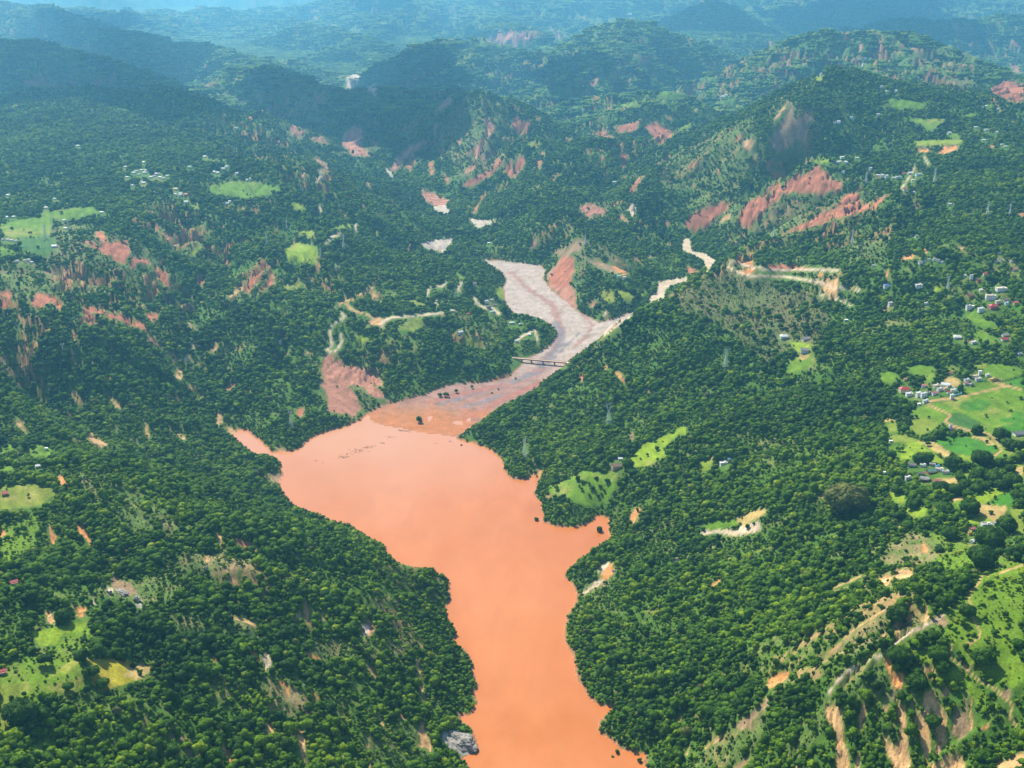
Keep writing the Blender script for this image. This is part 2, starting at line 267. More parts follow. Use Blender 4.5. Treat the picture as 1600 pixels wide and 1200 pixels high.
# (crop origin, scale, kind, colour, points)
a5=(0,300,4); a6=(400,300,4); a7=(800,300,4); a8=(1200,300,4); t1=(0,0,4); t2=(400,0,4); t3=(800,0,4); t4=(1200,0,4)
b1=(0,600,4); b2=(400,600,4); b3=(800,600,4); b4=(1200,600,4); b5=(0,900,4); b6=(400,900,4); b7=(800,900,4); b8=(1200,900,4)
v1=(1380,640,7.273); v2=(1380,560,7.273); v3=(1480,420,13.333); v4=(1500,790,16); P0=(0,0,1)
SOIL = [
(a5,'red','520,310 560,310 640,340 600,240 640,250 680,320 790,300 810,360 780,450 720,430 700,390 640,380'),(a5,'red','800,460 840,410 920,410 940,450 870,440 830,475'),(a5,'red','960,460 1050,490 1070,590 1000,560'),
(a5,'red','190,700 230,630 340,640 390,690 380,740 320,680 240,730'),(a5,'red','0,620 75,620 60,720 20,740 0,700'),(a5,'red','510,705 570,710 640,740 780,780 900,820 940,900 1030,990 950,930 910,860 820,830 720,790 600,750 570,750 600,800 570,835 530,800'),
(a5,'red','910,760 990,750 980,800 940,800'),(a5,'red','1040,840 1080,890 1050,880'),(a5,'tan','1320,990 1350,940 1375,930 1350,990 1330,1005'),(a5,'red','1230,530 1280,520 1270,580 1240,570'),(a5,'red','600,530 680,560 640,560'),(a5,'brown','260,490 380,470 470,520 300,520'),(a5,'pale','1195,950 1215,950 1210,980 1195,975'),(a5,'pale','1150,1050 1180,1015 1185,1030 1165,1055'),(a5,'tan','1095,1130 1120,1100 1140,1140 1130,1175 1100,1150'),
(a5,'red','440,860 460,860 490,920 460,900'),(a5,'red','110,760 130,760 130,820'),(a5,'pink','970,200 1000,200 990,230 970,225'),(a5,'pink','1040,270 1060,260 1050,300'),(a5,'pink','1140,280 1240,290 1230,310 1150,300'),(a5,'red','1100,560 1110,610 1090,600'),(a5,'red','1410,440 1440,440 1430,465'),(a5,'red','940,540 970,545 965,580'),(a5,'tan','870,695 915,720 900,735'),(a5,'red','1110,805 1135,830 1120,835'),(a5,'brown','1170,800 1240,860 1190,850'),
(a6,'red','0,560 0,500 50,410 70,420 40,530 20,560'),(a6,'red','0,660 60,560 100,490 110,570 50,610'),(a5,'red','1540,580 1600,460 1600,560 1560,620 1530,640'),(a5,'tan','1430,650 1500,580 1520,600 1460,660'),
(a6,'pink','430,1010 480,1020 560,1080 660,1090 780,1170 790,1210 430,1210 410,1100'),(b2,'pink','390,-10 560,0 620,60 660,150 610,190 540,190 450,170 440,60'),(b2,'pink','640,-10 760,20 830,110 740,80'),(b2,'red','255,160 300,140 290,200 265,200'),
(a6,'pink','1030,0 1100,0 1200,50 1180,90 1120,90 1060,50'),(a6,'red','1360,120 1430,0 1440,10 1390,80 1370,140'),(a6,'red','640,1005 700,1040 680,1050'),(a6,'tan','700,625 760,640 780,680 730,650'),(a6,'tan','740,780 800,790 780,830 690,830'),(a6,'tan','290,985 350,1010 300,1000'),(a6,'red','1420,1190 1510,1150 1600,1140 1600,1200'),
(t2,'pink','540,860 610,780 660,790 660,910 710,980 600,970 540,910'),(t2,'pink','840,1060 880,980 960,910 1100,860 1130,760 1110,850 990,950 920,1000 870,1080'),(t2,'pink','1350,960 1400,890 1420,900 1380,980'),(t2,'pink','1410,730 1470,760 1490,800 1450,850 1440,780'),(t2,'pink','1300,1080 1340,1030 1380,1040 1320,1080'),(t2,'red','1290,1160 1350,1110 1480,1060 1500,1000 1560,990 1480,1090 1340,1170'),(t2,'red','1160,1070 1220,1130 1200,1160'),(t2,'red','1080,1010 1110,1010 1110,1090 1090,1090'),(t2,'red','930,1030 980,1010 970,1080'),(t2,'pink','1150,640 1220,590 1230,640 1110,715'),(t2,'pale','570,480 650,440 660,480 590,570 560,530'),(t2,'pale','690,550 760,520 740,600'),(t2,'pink','200,800 270,760 300,850 240,850'),(t2,'pink','330,860 410,850 470,900 400,890'),(t2,'pink','360,980 440,1020 460,1080 430,1060'),(t2,'pink','1100,560 1150,580 1120,620'),(t2,'pink','680,1130 720,1150 710,1180'),(t2,'pink','60,660 150,640 120,690'),(t2,'pink','210,700 260,610 240,680'),(t2,'pink','940,430 960,360 950,410'),(t2,'red','720,870 760,890 750,920'),(t2,'red','1600,990 1600,1120 1560,1060'),(t2,'red','1250,860 1290,880 1270,900'),
(t2,'pink','1400,960 1430,970 1420,1010'),(t2,'red','1140,930 1170,940 1160,990'),(t2,'pink','1400,250 1600,180 1600,270 1480,260'),
(t3,'red','0,740 120,760 80,840 30,830 0,800'),(t3,'red','480,830 570,800 640,860 580,850'),(t3,'red','640,790 740,770 800,750 780,810 660,830'),(t3,'red','830,790 900,760 1010,830 950,890 920,910 870,840'),(t3,'red','670,970 710,960 720,1020 690,1055'),(t3,'red','550,980 575,980 575,1020'),(t3,'red','730,1190 790,1110 830,1085 790,1150 760,1200'),(t3,'red','0,1080 40,960 90,990 20,1110'),(t3,'tan','900,1030 960,980 990,960 960,1000 910,1035'),(t3,'red','1370,880 1440,830 1450,845 1380,890'),(t3,'red','160,930 210,960 190,965'),(t3,'red','150,720 190,740 160,745'),(t3,'red','210,840 250,860 220,860'),(t3,'red','325,865 375,870 350,885'),(t3,'red','460,930 490,930 480,970'),(t3,'red','670,900 690,895 690,925'),(t3,'red','570,1090 590,1090 585,1120'),(t3,'red','160,1000 190,1000 170,1060'),(t3,'pink','0,200 150,190 110,250 0,270'),(t3,'pink','240,160 320,240 280,240'),(t3,'pink','480,490 540,490 520,540 490,530'),(t3,'red','240,1110 310,1070 260,1125'),(t3,'red','960,725 1000,730 1000,755'),(t3,'tan','1440,880 1520,870 1470,950'),(t3,'red','1130,1140 1150,1140 1130,1180'),(t3,'red','1280,1050 1300,1070 1285,1100'),(t3,'pink','790,360 860,380 820,390'),
(t4,'brown','10,870 60,800 130,690 150,650 160,740 270,690 280,730 240,780 250,830 180,880 60,960 20,930'),(t4,'tan','110,640 140,630 60,740 50,730'),(t4,'red','0,1170 70,1140 100,1160 220,1060 200,1110 320,1030 360,1080 410,1080 380,1130 460,1120 460,1170 380,1205 0,1205'),
(t4,'red','1380,560 1480,500 1600,520 1590,640 1500,630 1430,590'),(t4,'red','1130,430 1175,450 1165,520 1150,480'),(t4,'red','1510,390 1550,390 1575,450 1530,430'),(t4,'pink','900,290 970,300 960,335 920,320'),(t4,'pink','820,255 850,270 840,300'),(t4,'orange','930,930 1010,930 1000,950 950,950'),(t4,'orange','1060,955 1110,910 1190,915 1190,930 1110,958'),(t4,'orange','1370,915 1400,905 1420,915 1400,925'),(t4,'pink','560,300 590,260 590,300'),(t4,'pink','770,330 830,325 820,345'),(t4,'orange','530,1200 580,1160 600,1170 580,1200'),(t4,'pink','1000,60 1060,40 1030,90'),(t4,'pink','1140,100 1190,180 1180,190 1150,130'),
(a7,'red','1070,210 1120,140 1200,100 1300,60 1360,60 1330,120 1250,180 1190,250 1180,190 1140,260 1110,220'),(a7,'red','1410,160 1480,60 1550,20 1600,-10 1600,100 1540,150 1500,210 1440,220'),(a7,'tan','1280,200 1360,130 1370,160'),(a8,'red','0,0 100,0 60,60 0,80'),(a8,'red','80,270 160,220 300,150 420,90 500,0 560,0 590,90 680,50 735,20 700,70 560,130 430,160 200,240'),(a8,'red','260,40 300,10 310,40'),
(a7,'pink','210,520 280,450 320,370 380,400 390,440 390,500 360,570 400,620 400,740 330,680 240,590'),(a7,'red','330,400 390,430 350,520 370,560 320,580 240,560 300,470'),(a7,'brown','420,390 560,440 700,480 730,520 640,500 540,470'),(a7,'orange','640,460 720,500 680,500'),(a7,'pink','420,100 480,60 590,110 570,140 500,140 490,170'),(a7,'pink','660,160 690,140 730,190'),(a7,'red','1080,455 1175,500 1110,505'),(a7,'orange','1390,430 1500,370 1510,470 1410,440'),(a7,'orange','1430,490 1500,470 1530,500 1460,520'),(a7,'brown','250,370 330,350 420,280 460,310 420,370 300,400'),(a7,'red','740,400 780,410 830,460'),(a7,'brown','600,400 690,430 620,430'),(a7,'brown','840,395 910,400 860,410'),
(a7,'orange','570,1080 600,1090 590,1120'),(a7,'orange','640,1110 670,1120 710,1190 680,1180'),(a7,'red','420,1150 450,1140 430,1190'),(a7,'pink','130,320 170,310 110,370'),(a7,'pink','340,210 380,200 360,240'),(a7,'pale','560,760 600,740 580,790'),(a7,'pink','480,680 540,680 500,720'),
(a8,'orange','820,415 910,395 905,420'),(a8,'orange','975,350 1010,380 990,385'),(a8,'orange','300,510 340,500 350,540'),(a8,'tan','330,570 440,530 430,680 340,620'),(a8,'orange','510,580 535,575 530,605'),(a8,'red','1560,130 1600,130 1600,160'),(a8,'orange','720,480 770,510 740,530'),(a8,'red','0,450 60,455 250,470 240,482 0,480'),(a8,'tan','1200,330 1220,340 1210,370'),(a8,'brown','180,80 220,60 210,90'),
(b1,'tan','425,40 460,45 535,120 515,145 470,90'),(b1,'tan','680,70 760,140 750,160 700,110'),(b1,'tan','535,335 565,300 665,375 640,388'),(b1,'tan','100,250 120,225 170,300 150,295'),(b1,'tan','1090,300 1180,330 1150,350'),(b1,'orange','360,580 390,575 430,650 400,630'),(b1,'orange','465,880 500,875 550,940 570,1000 520,940'),(b1,'orange','300,870 330,930 355,945 330,1000 310,960'),(b1,'tan','1350,930 1380,940 1380,990 1420,1050 1370,1000'),(b1,'tan','900,240 920,250 935,335 915,330'),(b1,'tan','830,340 890,370 880,390'),(b1,'tan','1350,250 1360,170 1395,175 1385,240 1370,262'),(b1,'tan','1400,260 1450,265 1490,330 1440,300'),(b1,'tan','1170,0 1215,0 1220,40 1195,30'),(b1,'tan','1235,55 1260,60 1255,95 1240,95'),(b1,'red','1410,30 1440,0 1470,0 1450,30'),(b1,'tan','1240,290 1300,330 1270,320'),(b1,'orange','570,770 605,800 590,800'),(b1,'red','1420,960 1500,975 1600,1010 1600,1040 1500,1000'),(b1,'tan','800,100 820,140 805,150'),(b1,'brown','690,240 740,290 720,290'),(b1,'tan','1270,1060 1310,1090 1290,1110'),(b1,'orange','0,900 35,930 0,960'),(b1,'pale','170,640 235,620 190,645'),
(b5,'pale','665,72 700,75 700,130 685,120'),(b5,'rock','840,100 885,150 885,205 850,190'),(b5,'brown','700,0 820,40 860,100 780,130 700,60'),(b5,'orange','1375,1060 1430,1090 1490,1190 1440,1150'),(b5,'tan','1400,225 1600,290 1600,325 1500,280'),(b5,'orange','1310,480 1380,550 1340,525'),(b5,'orange','1150,450 1185,490 1165,480'),(b5,'tan','1425,0 1490,20 1495,90 1470,50'),(b5,'brown','1140,1080 1240,1100 1230,1150'),(b5,'brown','1040,990 1160,1000 1140,1030'),(b5,'orange','1560,470 1600,480 1600,520'),(b5,'tan','280,220 330,225 350,280 300,290'),(b5,'orange','470,190 540,185 520,260 480,250'),(b5,'pale','585,125 600,170 585,170'),
(b6,'tan','298,160 322,152 335,260 362,365 335,325 305,270'),(b6,'pink','700,260 740,320 735,340 700,380 690,320'),(b6,'pale','665,300 690,290 700,340 680,375 665,340'),(b6,'pale','40,500 75,460 95,560 60,575'),(b6,'tan','680,540 715,550 775,640 740,625'),(b6,'tan','1000,510 1020,540 1050,740 1078,815 1040,770 1015,650'),(b6,'tan','1010,960 1040,908 1095,1060 1090,1105 1030,1060'),(b6,'tan','58,905 100,950 110,1005 80,970'),(b6,'tan','270,935 300,950 305,1100 315,1200 290,1140 262,1010'),(b6,'orange','360,710 395,765 375,785'),(b6,'tan','890,825 935,890 910,912'),(b6,'tan','765,860 790,925 770,900'),(b6,'tan','690,1045 718,1060 700,1090'),(b6,'orange','135,630 200,680 218,760 180,690'),(b6,'orange','290,465 460,525 340,505'),(b6,'tan','0,80 75,135 40,130'),(b6,'tan','250,240 285,220 280,270'),(b6,'tan','400,210 430,270 415,270'),(b6,'orange','0,500 30,540 0,530'),(b6,'tan','1020,1040 1060,1075 1000,1060'),(b6,'orange','815,680 840,720 825,720'),(b6,'tan','955,820 1030,860 980,850'),(b6,'tan','690,1160 720,1165 715,1200 690,1200'),
(b8,'tan','360,800 460,820 465,1000 515,1150 515,1205 420,1205 430,980 370,880'),(b8,'tan','570,860 600,785 622,850 575,965'),(b8,'orange','728,500 760,510 770,570 800,620 830,585 845,660 820,700 785,680 740,570'),(b8,'tan','785,750 820,810 850,820 870,950 890,1205 780,1205 770,1060 820,1050 830,930'),(b8,'tan','690,900 720,980 780,1060 790,1205 750,1100'),(b8,'tan','900,810 940,870 990,880 1010,1100 990,1160 960,1020 920,920'),(b8,'tan','980,720 1030,720 1050,780 1110,860 1120,1050 1060,1115 1050,900 1030,800 1000,880 975,850'),(b8,'brown','1150,1000 1170,820 1220,860 1240,710 1250,900 1280,950 1200,1020'),(b8,'tan','1265,750 1280,760 1275,960 1260,900'),(b8,'tan','950,570 1000,560 1045,600 1035,645 990,620'),(b8,'tan','1110,690 1140,740 1085,750'),(b8,'tan','788,290 812,278 835,370 800,385'),(b8,'tan','708,315 742,380 737,440 720,400'),(b8,'tan','955,280 990,185 1005,250 990,290'),(b8,'brown','850,380 880,330 1000,300 940,345'),(b8,'brown','1020,270 1080,240 1130,290 1100,320'),(b8,'orange','0,640 60,610 155,585 110,650 20,700 0,690'),(b8,'tan','680,0 770,0 760,50 730,60'),(b8,'tan','810,0 890,0 820,25'),(b8,'tan','980,1205 1130,1120 1200,1110 1240,1205'),(b8,'tan','1430,1160 1500,1140 1600,1090 1600,1205 1440,1205'),(b8,'tan','1290,1080 1320,1060 1370,1100 1300,1120'),(b8,'orange','1330,960 1390,920 1380,945'),(b8,'tan','555,1120 575,1130 570,1205 550,1205'),(b8,'tan','880,235 905,290 890,290'),(b8,'tan','720,800 765,800 740,850'),(b8,'brown','1440,740 1490,700 1530,730 1500,770'),(b8,'tan','10,1150 25,1155 20,1200'),(b8,'tan','40,370 50,370 48,430'),(b4,'orange','960,985 980,990 1000,1030 985,1060 965,1040'),(b4,'tan','800,1160 900,1150 900,1205 800,1205'),(b4,'tan','720,1180 760,1175 770,1205 720,1205'),(b4,'orange','765,860 785,865 780,890'),(b4,'tan','810,890 825,900 815,925'),(b4,'tan','290,715 350,680 345,700 300,720'),(b8,'brown','600,60 640,100 610,110'),
(b7,'pale','440,105 520,25 600,-5 625,-5 500,80 455,115'),(b3,'orange','540,1205 600,1105 650,1160 620,1205'),(b3,'pale','600,1100 570,1150 530,1190 560,1130'),(b7,'orange','1015,875 1055,870 1050,905'),(b7,'brown','1390,935 1470,880 1600,755 1600,790 1500,900 1490,950 1430,965'),(b7,'tan','1190,1080 1320,975 1300,1020'),(b7,'brown','1380,1200 1460,1130 1490,1130 1430,1205'),(b7,'tan','1080,1120 1120,1050 1100,1110'),(b7,'orange','1235,55 1300,15 1300,30 1250,65'),(b3,'brown','740,300 760,310 765,365 735,340'),(b3,'orange','770,770 810,780 760,870 740,830'),(b3,'orange','710,0 740,30 730,45'),(b3,'tan','820,0 870,70 850,60'),(b7,'tan','1080,450 1095,460 1085,475'),(b3,'orange','160,530 180,535 175,580 165,580'),
(b6,'rock','1175,965 1230,970 1310,1010 1400,1100 1300,1130 1180,1040'),(b2,'brown','80,555 150,560 160,615 100,600'),(b2,'tan','120,400 180,395 215,425 130,425'),
]
STREAM = [(a7,'pale','860,695 868,650 905,620 918,558 1000,545 1095,532 1098,556 1010,572 962,600 950,655 900,672'),(a7,'pale','1230,485 1268,430 1212,388 1130,368 1112,330 1122,298 1078,283 1063,330 1068,360 1140,392 1198,420 1214,472'),(a7,'pale','735,72 765,75 778,130 750,155 733,110'),(a6,'grav','1032,322 1080,305 1235,288 1190,345 1172,378 1055,345'),(a6,'grav','1278,155 1390,172 1500,180 1412,215 1390,228 1330,162'),(a6,'grav','1098,100 1180,82 1222,132 1170,128'),(t2,'grav','798,1038 832,1058 864,1112 840,1100'),(a7,'pale','540,825 640,795 762,748 740,775 640,850 580,900')]
FIELD = [
(v2,'green','520,520 830,470 1390,325 1600,370 1600,850 1480,880 1250,870 1120,830 1020,780 760,640 700,610'),(v2,'dark','780,640 920,650 1090,750 1010,810 870,790 740,720'),(v2,'vivid','880,520 1050,480 1200,500 1180,560 1000,580 900,560'),(v2,'vivid','1350,700 1600,600 1600,850 1480,850 1380,800'),
(v2,'green','810,410 1120,270 1230,260 1395,310 820,455'),(v2,'vivid','1380,270 1600,200 1600,350'),(v2,'green','1130,130 1200,70 1380,60 1560,110 1570,180 1330,250 1180,190'),(v2,'dry','690,230 760,210 870,240 880,300 800,330 700,290'),(v2,'olive','1040,70 1180,40 1170,100 1080,110'),(v2,'green','290,90 400,70 560,90 560,130 390,130 320,120'),(v2,'green','480,170 590,150 560,260 490,270'),(v2,'lime','0,160 150,150 100,230 0,250'),
(v2,'green','290,600 500,540 700,620 720,700 620,740 480,690 380,690'),(v2,'olive','290,770 330,700 480,690 620,740 610,780 500,840 430,900'),(v2,'dry','0,680 160,690 150,715 0,730'),(v2,'olive','40,740 150,730 160,830 60,850'),
(v2,'dry','80,870 240,870 330,940 200,930'),(v2,'olive','40,960 80,880 240,860 420,940 460,960 400,1040 200,950'),(v1,'green','60,430 200,400 300,440 280,560 160,570 60,500'),(v1,'dry','420,360 560,360 760,470 740,560 560,470'),(v1,'lime','280,400 400,380 560,480 700,600 560,620 400,470 320,560 200,560'),
(v1,'vivid','590,350 700,320 1000,290 1130,380 1290,390 1330,460 1200,500 1000,520 880,510 760,460'),(v1,'dry','1030,300 1150,310 1270,370 1200,385'),(v1,'green','1330,370 1500,480 1400,550 1280,530 1350,470'),(v1,'lime','830,520 1000,530 1010,600 870,560'),
(v1,'olive','1490,620 1600,580 1600,840 1530,760'),(v1,'dry','1500,690 1580,670 1560,720 1510,720'),(v1,'lime','1010,990 1100,960 1140,890 1360,880 1430,910 1330,960 1160,1060 1060,1070'),(v1,'vivid','1230,1070 1330,980 1480,930 1480,1060 1400,1115'),(v1,'dry','1060,1075 1220,1085 1400,1125 1380,1200 1080,1200'),(v1,'olive','900,700 1000,680 980,740 930,760'),(v1,'dry','560,790 830,770 850,850 720,830 640,800'),(v1,'dry','770,1000 920,980 920,1040 770,1060'),(v1,'green','780,1070 880,1050 890,1120 800,1150'),
(v4,'dry','380,0 800,0 1180,60 1030,250 850,400 700,420 540,240 400,220'),(v4,'lime','180,330 540,280 780,390 700,430 200,440'),(v4,'olive','1230,60 1600,60 1600,740 1330,740 1330,420'),
(b4,'lime','850,780 1000,770 980,830 900,830'),(b4,'lime','750,660 850,690 860,740 790,740'),
(b4,'grass','960,920 1080,940 1500,1100 1600,1120 1600,1200 1100,1200 900,1080 740,1080 860,960'),(b8,'grass','1080,220 1250,120 1340,-10 1600,-20 1600,680 1500,700 1400,640 1260,560 1160,430 1000,380 900,380 800,470 950,330 1140,330'),
(b8,'grass','430,600 720,480 920,430 1100,520 1250,640 1450,830 1300,800 1100,640 950,520 760,480 600,560'),
(v3,'green','380,1000 560,880 640,900 700,1020 880,1060 1050,1150 1080,1200 700,1200 560,1150 540,1080'),(v3,'vivid','1250,760 1600,760 1600,830 1300,830'),(v3,'lime','200,370 330,380 340,470 220,480'),(v3,'green','440,370 560,370 540,460 450,460'),(v3,'green','600,130 750,140 740,190 640,190'),(v3,'olive','800,310 980,300 990,350 820,350'),
(a8,'green','1280,890 1320,860 1440,910 1400,940 1280,930'),(a8,'green','100,1100 150,1040 280,1010 300,1070 200,1120 110,1125'),(a8,'lime','120,930 260,950 270,1000 190,1000'),(a8,'green','850,1090 950,1075 1050,1100 1020,1180 1000,1140 880,1130'),(a8,'lime','1030,600 1080,580 1100,610 1040,620'),(a8,'dry','200,1010 250,1020 230,1040 200,1035'),(a8,'green','700,1130 780,1120 830,1160 760,1200 700,1180'),
(b5,'lime','200,350 400,310 540,290 520,340 400,360 350,430 250,440'),(b5,'lime','280,640 440,530 520,515 420,610'),(b5,'olive','290,700 520,620 510,690 400,720'),(b5,'yellow','540,520 700,515 900,550 935,580 880,640 740,690 620,715 570,660 600,600'),(b5,'dry','820,555 940,560 935,600 870,640 790,620'),(b5,'olive','0,680 180,660 180,720 60,800 80,900 0,980'),(b5,'grass','0,830 90,840 60,940 0,980'),(b5,'grass','150,1100 260,1010 330,1020 380,1090 250,1150'),
(b1,'green','140,420 240,380 330,400 330,440 220,460'),(b1,'green','0,510 130,510 100,530 0,550'),(b1,'olive','0,640 200,620 380,670 250,760 0,790'),(b1,'green','0,380 60,370 100,400 0,440'),(b5,'grass','0,560 300,480 540,260 600,420 500,560 560,700 300,760 100,1000 0,1050'),(b8,'grass','1000,560 1200,620 1330,800 1200,720 1050,640'),(b4,'grass','640,1150 860,950 1150,960 1100,1010 900,1060 760,1160'),(b1,'scrub','0,880 100,860 260,800 230,1000 120,1100 0,1150'),
(b3,'green','220,640 340,600 450,540 660,560 650,640 600,720 500,760 400,740 330,690 240,690'),(b3,'lime','740,470 820,370 980,310 1035,300 1035,325 940,400 970,450 850,510 760,520'),(b3,'lime','1020,270 1090,260 1085,320 1030,310'),(b3,'lime','1165,490 1260,465 1240,530 1170,550'),(b3,'pale','1180,920 1250,915 1330,900 1400,920 1440,880 1550,860 1555,920 1400,950 1290,930 1190,945'),(b3,'green','1180,880 1280,850 1400,850 1440,870 1260,910'),(b3,'dry','1400,830 1580,770 1590,810 1450,880'),(b3,'pale','1000,1110 1035,1075 1040,1110 1005,1120'),(b3,'pale','1080,1080 1108,1078 1100,1092'),(b3,'pale','1155,1035 1178,1038 1170,1062'),(b3,'pale','1240,1015 1275,1010 1265,1025'),(b3,'pale','1290,990 1310,985 1305,1012'),
(P0,'green','325,290 375,282 440,293 430,303 380,308 330,302'),(a5,'green','0,200 140,170 310,150 320,230 300,290 200,270 90,290 0,250'),(a5,'dark','120,300 320,280 360,340 280,400 200,370 130,350'),(a5,'green','230,130 560,90 640,120 400,180 300,150'),(a5,'green','0,340 100,370 60,390 0,400'),(a5,'lime','1180,70 1250,60 1240,100 1190,90'),(a5,'olive','1180,400 1260,290 1250,350 1200,410'),
(t3,'green','870,600 1010,560 1100,545 1010,580 960,610'),(t3,'green','560,645 820,640 800,668 700,668'),(t3,'green','1110,520 1220,512 1130,532'),(t3,'green','1240,670 1360,655 1290,688'),(t3,'lime','1060,790 1120,765 1110,790 1040,820'),(t3,'green','60,890 200,890 150,910'),(t3,'green','600,745 720,725 700,740'),(t3,'green','1150,450 1250,475 1240,490'),(t3,'green','170,290 270,285 200,305'),
(t4,'green','740,610 980,640 970,670 820,675 750,650'),(t4,'green','790,715 940,740 1110,740 1020,820 950,770'),(t4,'green','1190,720 1300,700 1280,730'),(t4,'lime','890,880 1220,870 1200,900 930,910'),(t4,'lime','280,1000 380,990 380,1035'),(t4,'green','1140,830 1200,830 1190,870 1140,860'),(t4,'lime','290,470 350,490 310,505'),
(a7,'lime','555,620 630,600 640,690 600,690 570,660'),(a7,'lime','650,600 700,610 765,650 740,680 690,660'),(a7,'lime','800,640 850,615 820,650'),(a6,'lime','180,350 260,310 390,350 380,440 200,440'),(a6,'lime','240,240 370,245 340,285'),(a6,'lime','490,210 600,195 590,225 500,225'),(a6,'lime','610,900 690,890 700,940 610,940'),(a6,'lime','1290,900 1400,910 1380,970 1310,960'),(a6,'olive','870,850 1000,780 1070,820 980,870'),(a6,'olive','170,580 290,560 280,590 200,610'),(a6,'lime','220,60 280,70 320,110 250,110'),(a6,'lime','1240,500 1310,520 1290,545'),(a6,'lime','1500,600 1560,590 1560,680 1510,650'),(a6,'olive','920,660 1000,680 1080,710 1000,700'),
]
ROADS = [ # tracks and roads: colour, half width in metres, points
('tan',3.2,P0,'582,449 572,456 560,461 545,467 526,477'),('tan',3.2,P0,'538,470 545,480 560,488 575,492 590,500 600,501'),('pale',3.6,P0,'596,510 600,501 612,496 637,494 660,492 692,489'),('pale',3.6,P0,'534,489 539,495 530,501 520,507 515,515 516,530 520,537 510,547 517,550'),('pale',3.6,P0,'532,522 535,532 530,542 522,550'),('pale',3,P0,'671,450 669,456 666,462'),('pale',3,P0,'682,447 690,448 697,441'),('pale',3.5,P0,'721,442 716,450 718,455'),('pale',4,P0,'739,462 746,474 755,480 770,482 780,490'),('pale',3,P0,'682,470 682,476'),
('pale',3,P0,'510,380 517,371 530,365'),('pale',3,P0,'556,350 557,360'),('pale',3,P0,'499,322 501,332'),('pale',3.5,P0,'501,267 503,275 495,282'),('pale',2.5,P0,'457,274 480,275'),('pale',2.5,P0,'522,420 528,415'),
('pale',3.6,P0,'1147,409 1138,411 1135,415 1142,420 1152,425 1170,430 1200,432 1225,432 1250,436 1275,440 1295,446 1307,450 1330,451 1345,453'),('pale',3,P0,'1147,409 1170,416 1200,421 1225,422 1250,421 1310,422'),('pale',3,P0,'1280,459 1300,465 1315,469 1330,476'),
('tan',1.9,b8,'1345,-20 1310,60 1270,90 1255,150 1280,200 1285,270 1325,340 1325,380 1270,420 1180,450 1140,440 1140,500 1170,530 1260,600 1320,655 1400,690 1490,765 1530,810 1510,880 1565,945'),('tan',1.6,b4,'1380,1200 1390,1110'),('tan',1.6,b4,'1450,1180 1600,1130'),
('tan',2.6,v2,'500,510 560,550 700,610 770,650 700,710 750,750 870,790 1010,830 1130,835 1240,880 1290,950 1320,1000 1350,1040 1270,1110'),('tan',2.4,v2,'500,500 600,470 820,455 1000,410 1250,350 1400,310 1310,290 1200,230'),('tan',2.2,v2,'1400,310 1560,350'),
('pale',2.2,P0,'1409,294 1425,270 1429,262'),('pale',2,P0,'1444,245 1451,257'),('pale',3,P0,'805,533 817,525 833,516'),('pale',3,P0,'836,517 840,532'),
('pale',1.4,b8,'1100,240 1000,300 880,350 780,440 700,500 580,550 500,590 440,650 380,730'),('tan',1.3,b8,'760,190 640,270 540,330 440,430 340,520'),('tan',1.5,b8,'580,0 420,70'),
]
CLEAR = np.zeros((H_, W_), np.float32)     # 1 where nothing tall may stand or hang over
SOILM = np.zeros((H_, W_), np.float32); SCOL = np.zeros((H_, W_, 3), np.float32); SID = np.zeros((H_, W_), np.int16)
FM = np.zeros((H_, W_), np.float32); FCOL = np.zeros((H_, W_, 3), np.float32); FID = np.zeros((H_, W_), np.int16)
GRASSM = np.zeros((H_, W_), np.float32)
def paint(r, col, M, CM, ID=None, idn=0, soft=1.2):
    if r is None: return
    y0, y1, x0, x1, d = r; m = sstep(soft, -soft, d)
    M[y0:y1, x0:x1] = np.maximum(M[y0:y1, x0:x1], m)
    w1 = (d < soft + 1.5)[..., None]; CM[y0:y1, x0:x1] = np.where(w1, np.array(col), CM[y0:y1, x0:x1])
    if ID is not None: ID[y0:y1, x0:x1] = np.where(d < 0, idn, ID[y0:y1, x0:x1])
for k, (bs, c, p) in enumerate(SOIL): paint(fill(cr(*bs, p), 2), C[c], SOILM, SCOL, SID, k + 1, 1.6)
for k, (bs, c, p) in enumerate(FIELD):
    r = fill(cr(*bs, p), 2)
    if c in ('grass', 'scrub'):
        if r is not None: y0, y1, x0, x1, d = r; GRASSM[y0:y1, x0:x1] = np.maximum(GRASSM[y0:y1, x0:x1], sstep(4, -4, d))
    else: paint(r, C[c], FM, FCOL, FID, k + 1)
STM = np.zeros((H_, W_), np.float32); STC = np.zeros((H_, W_, 3), np.float32)
for bs, c, p in STREAM: paint(fill(cr(*bs, p), 2), C[c], STM, STC)
LM = np.zeros((H_, W_), np.float32); r = fill([(u, v) for u, v in LAKE_PX]); LM[r[0]:r[1], r[2]:r[3]] = r[4] < -4
BM = np.zeros((H_, W_), np.float32); r = fill(BED_PX); BM[r[0]:r[1], r[2]:r[3]] = r[4] < -2
RM = np.zeros((H_, W_), np.float32); RC = np.zeros((H_, W_, 3), np.float32)
for c, hw, bs, p in ROADS: paint(line_d(cr(*bs, p), (1.7 if hw > 2.9 else 1.25)), C[c], RM, RC, soft=.8)
RDC = np.zeros((H_, W_), np.float32); _x = np.zeros((H_, W_, 3), np.float32)
for c, hw, bs, p in ROADS: paint(line_d(cr(*bs, p), 3.3), C[c], RDC, _x, soft=.5)
RDC = (RDC > .3) * 1.
CLEAR[:] = np.maximum.reduce([(FM > .5) * .988, (SOILM > .45) * .975, STM > .5, LM, BM, RDC])
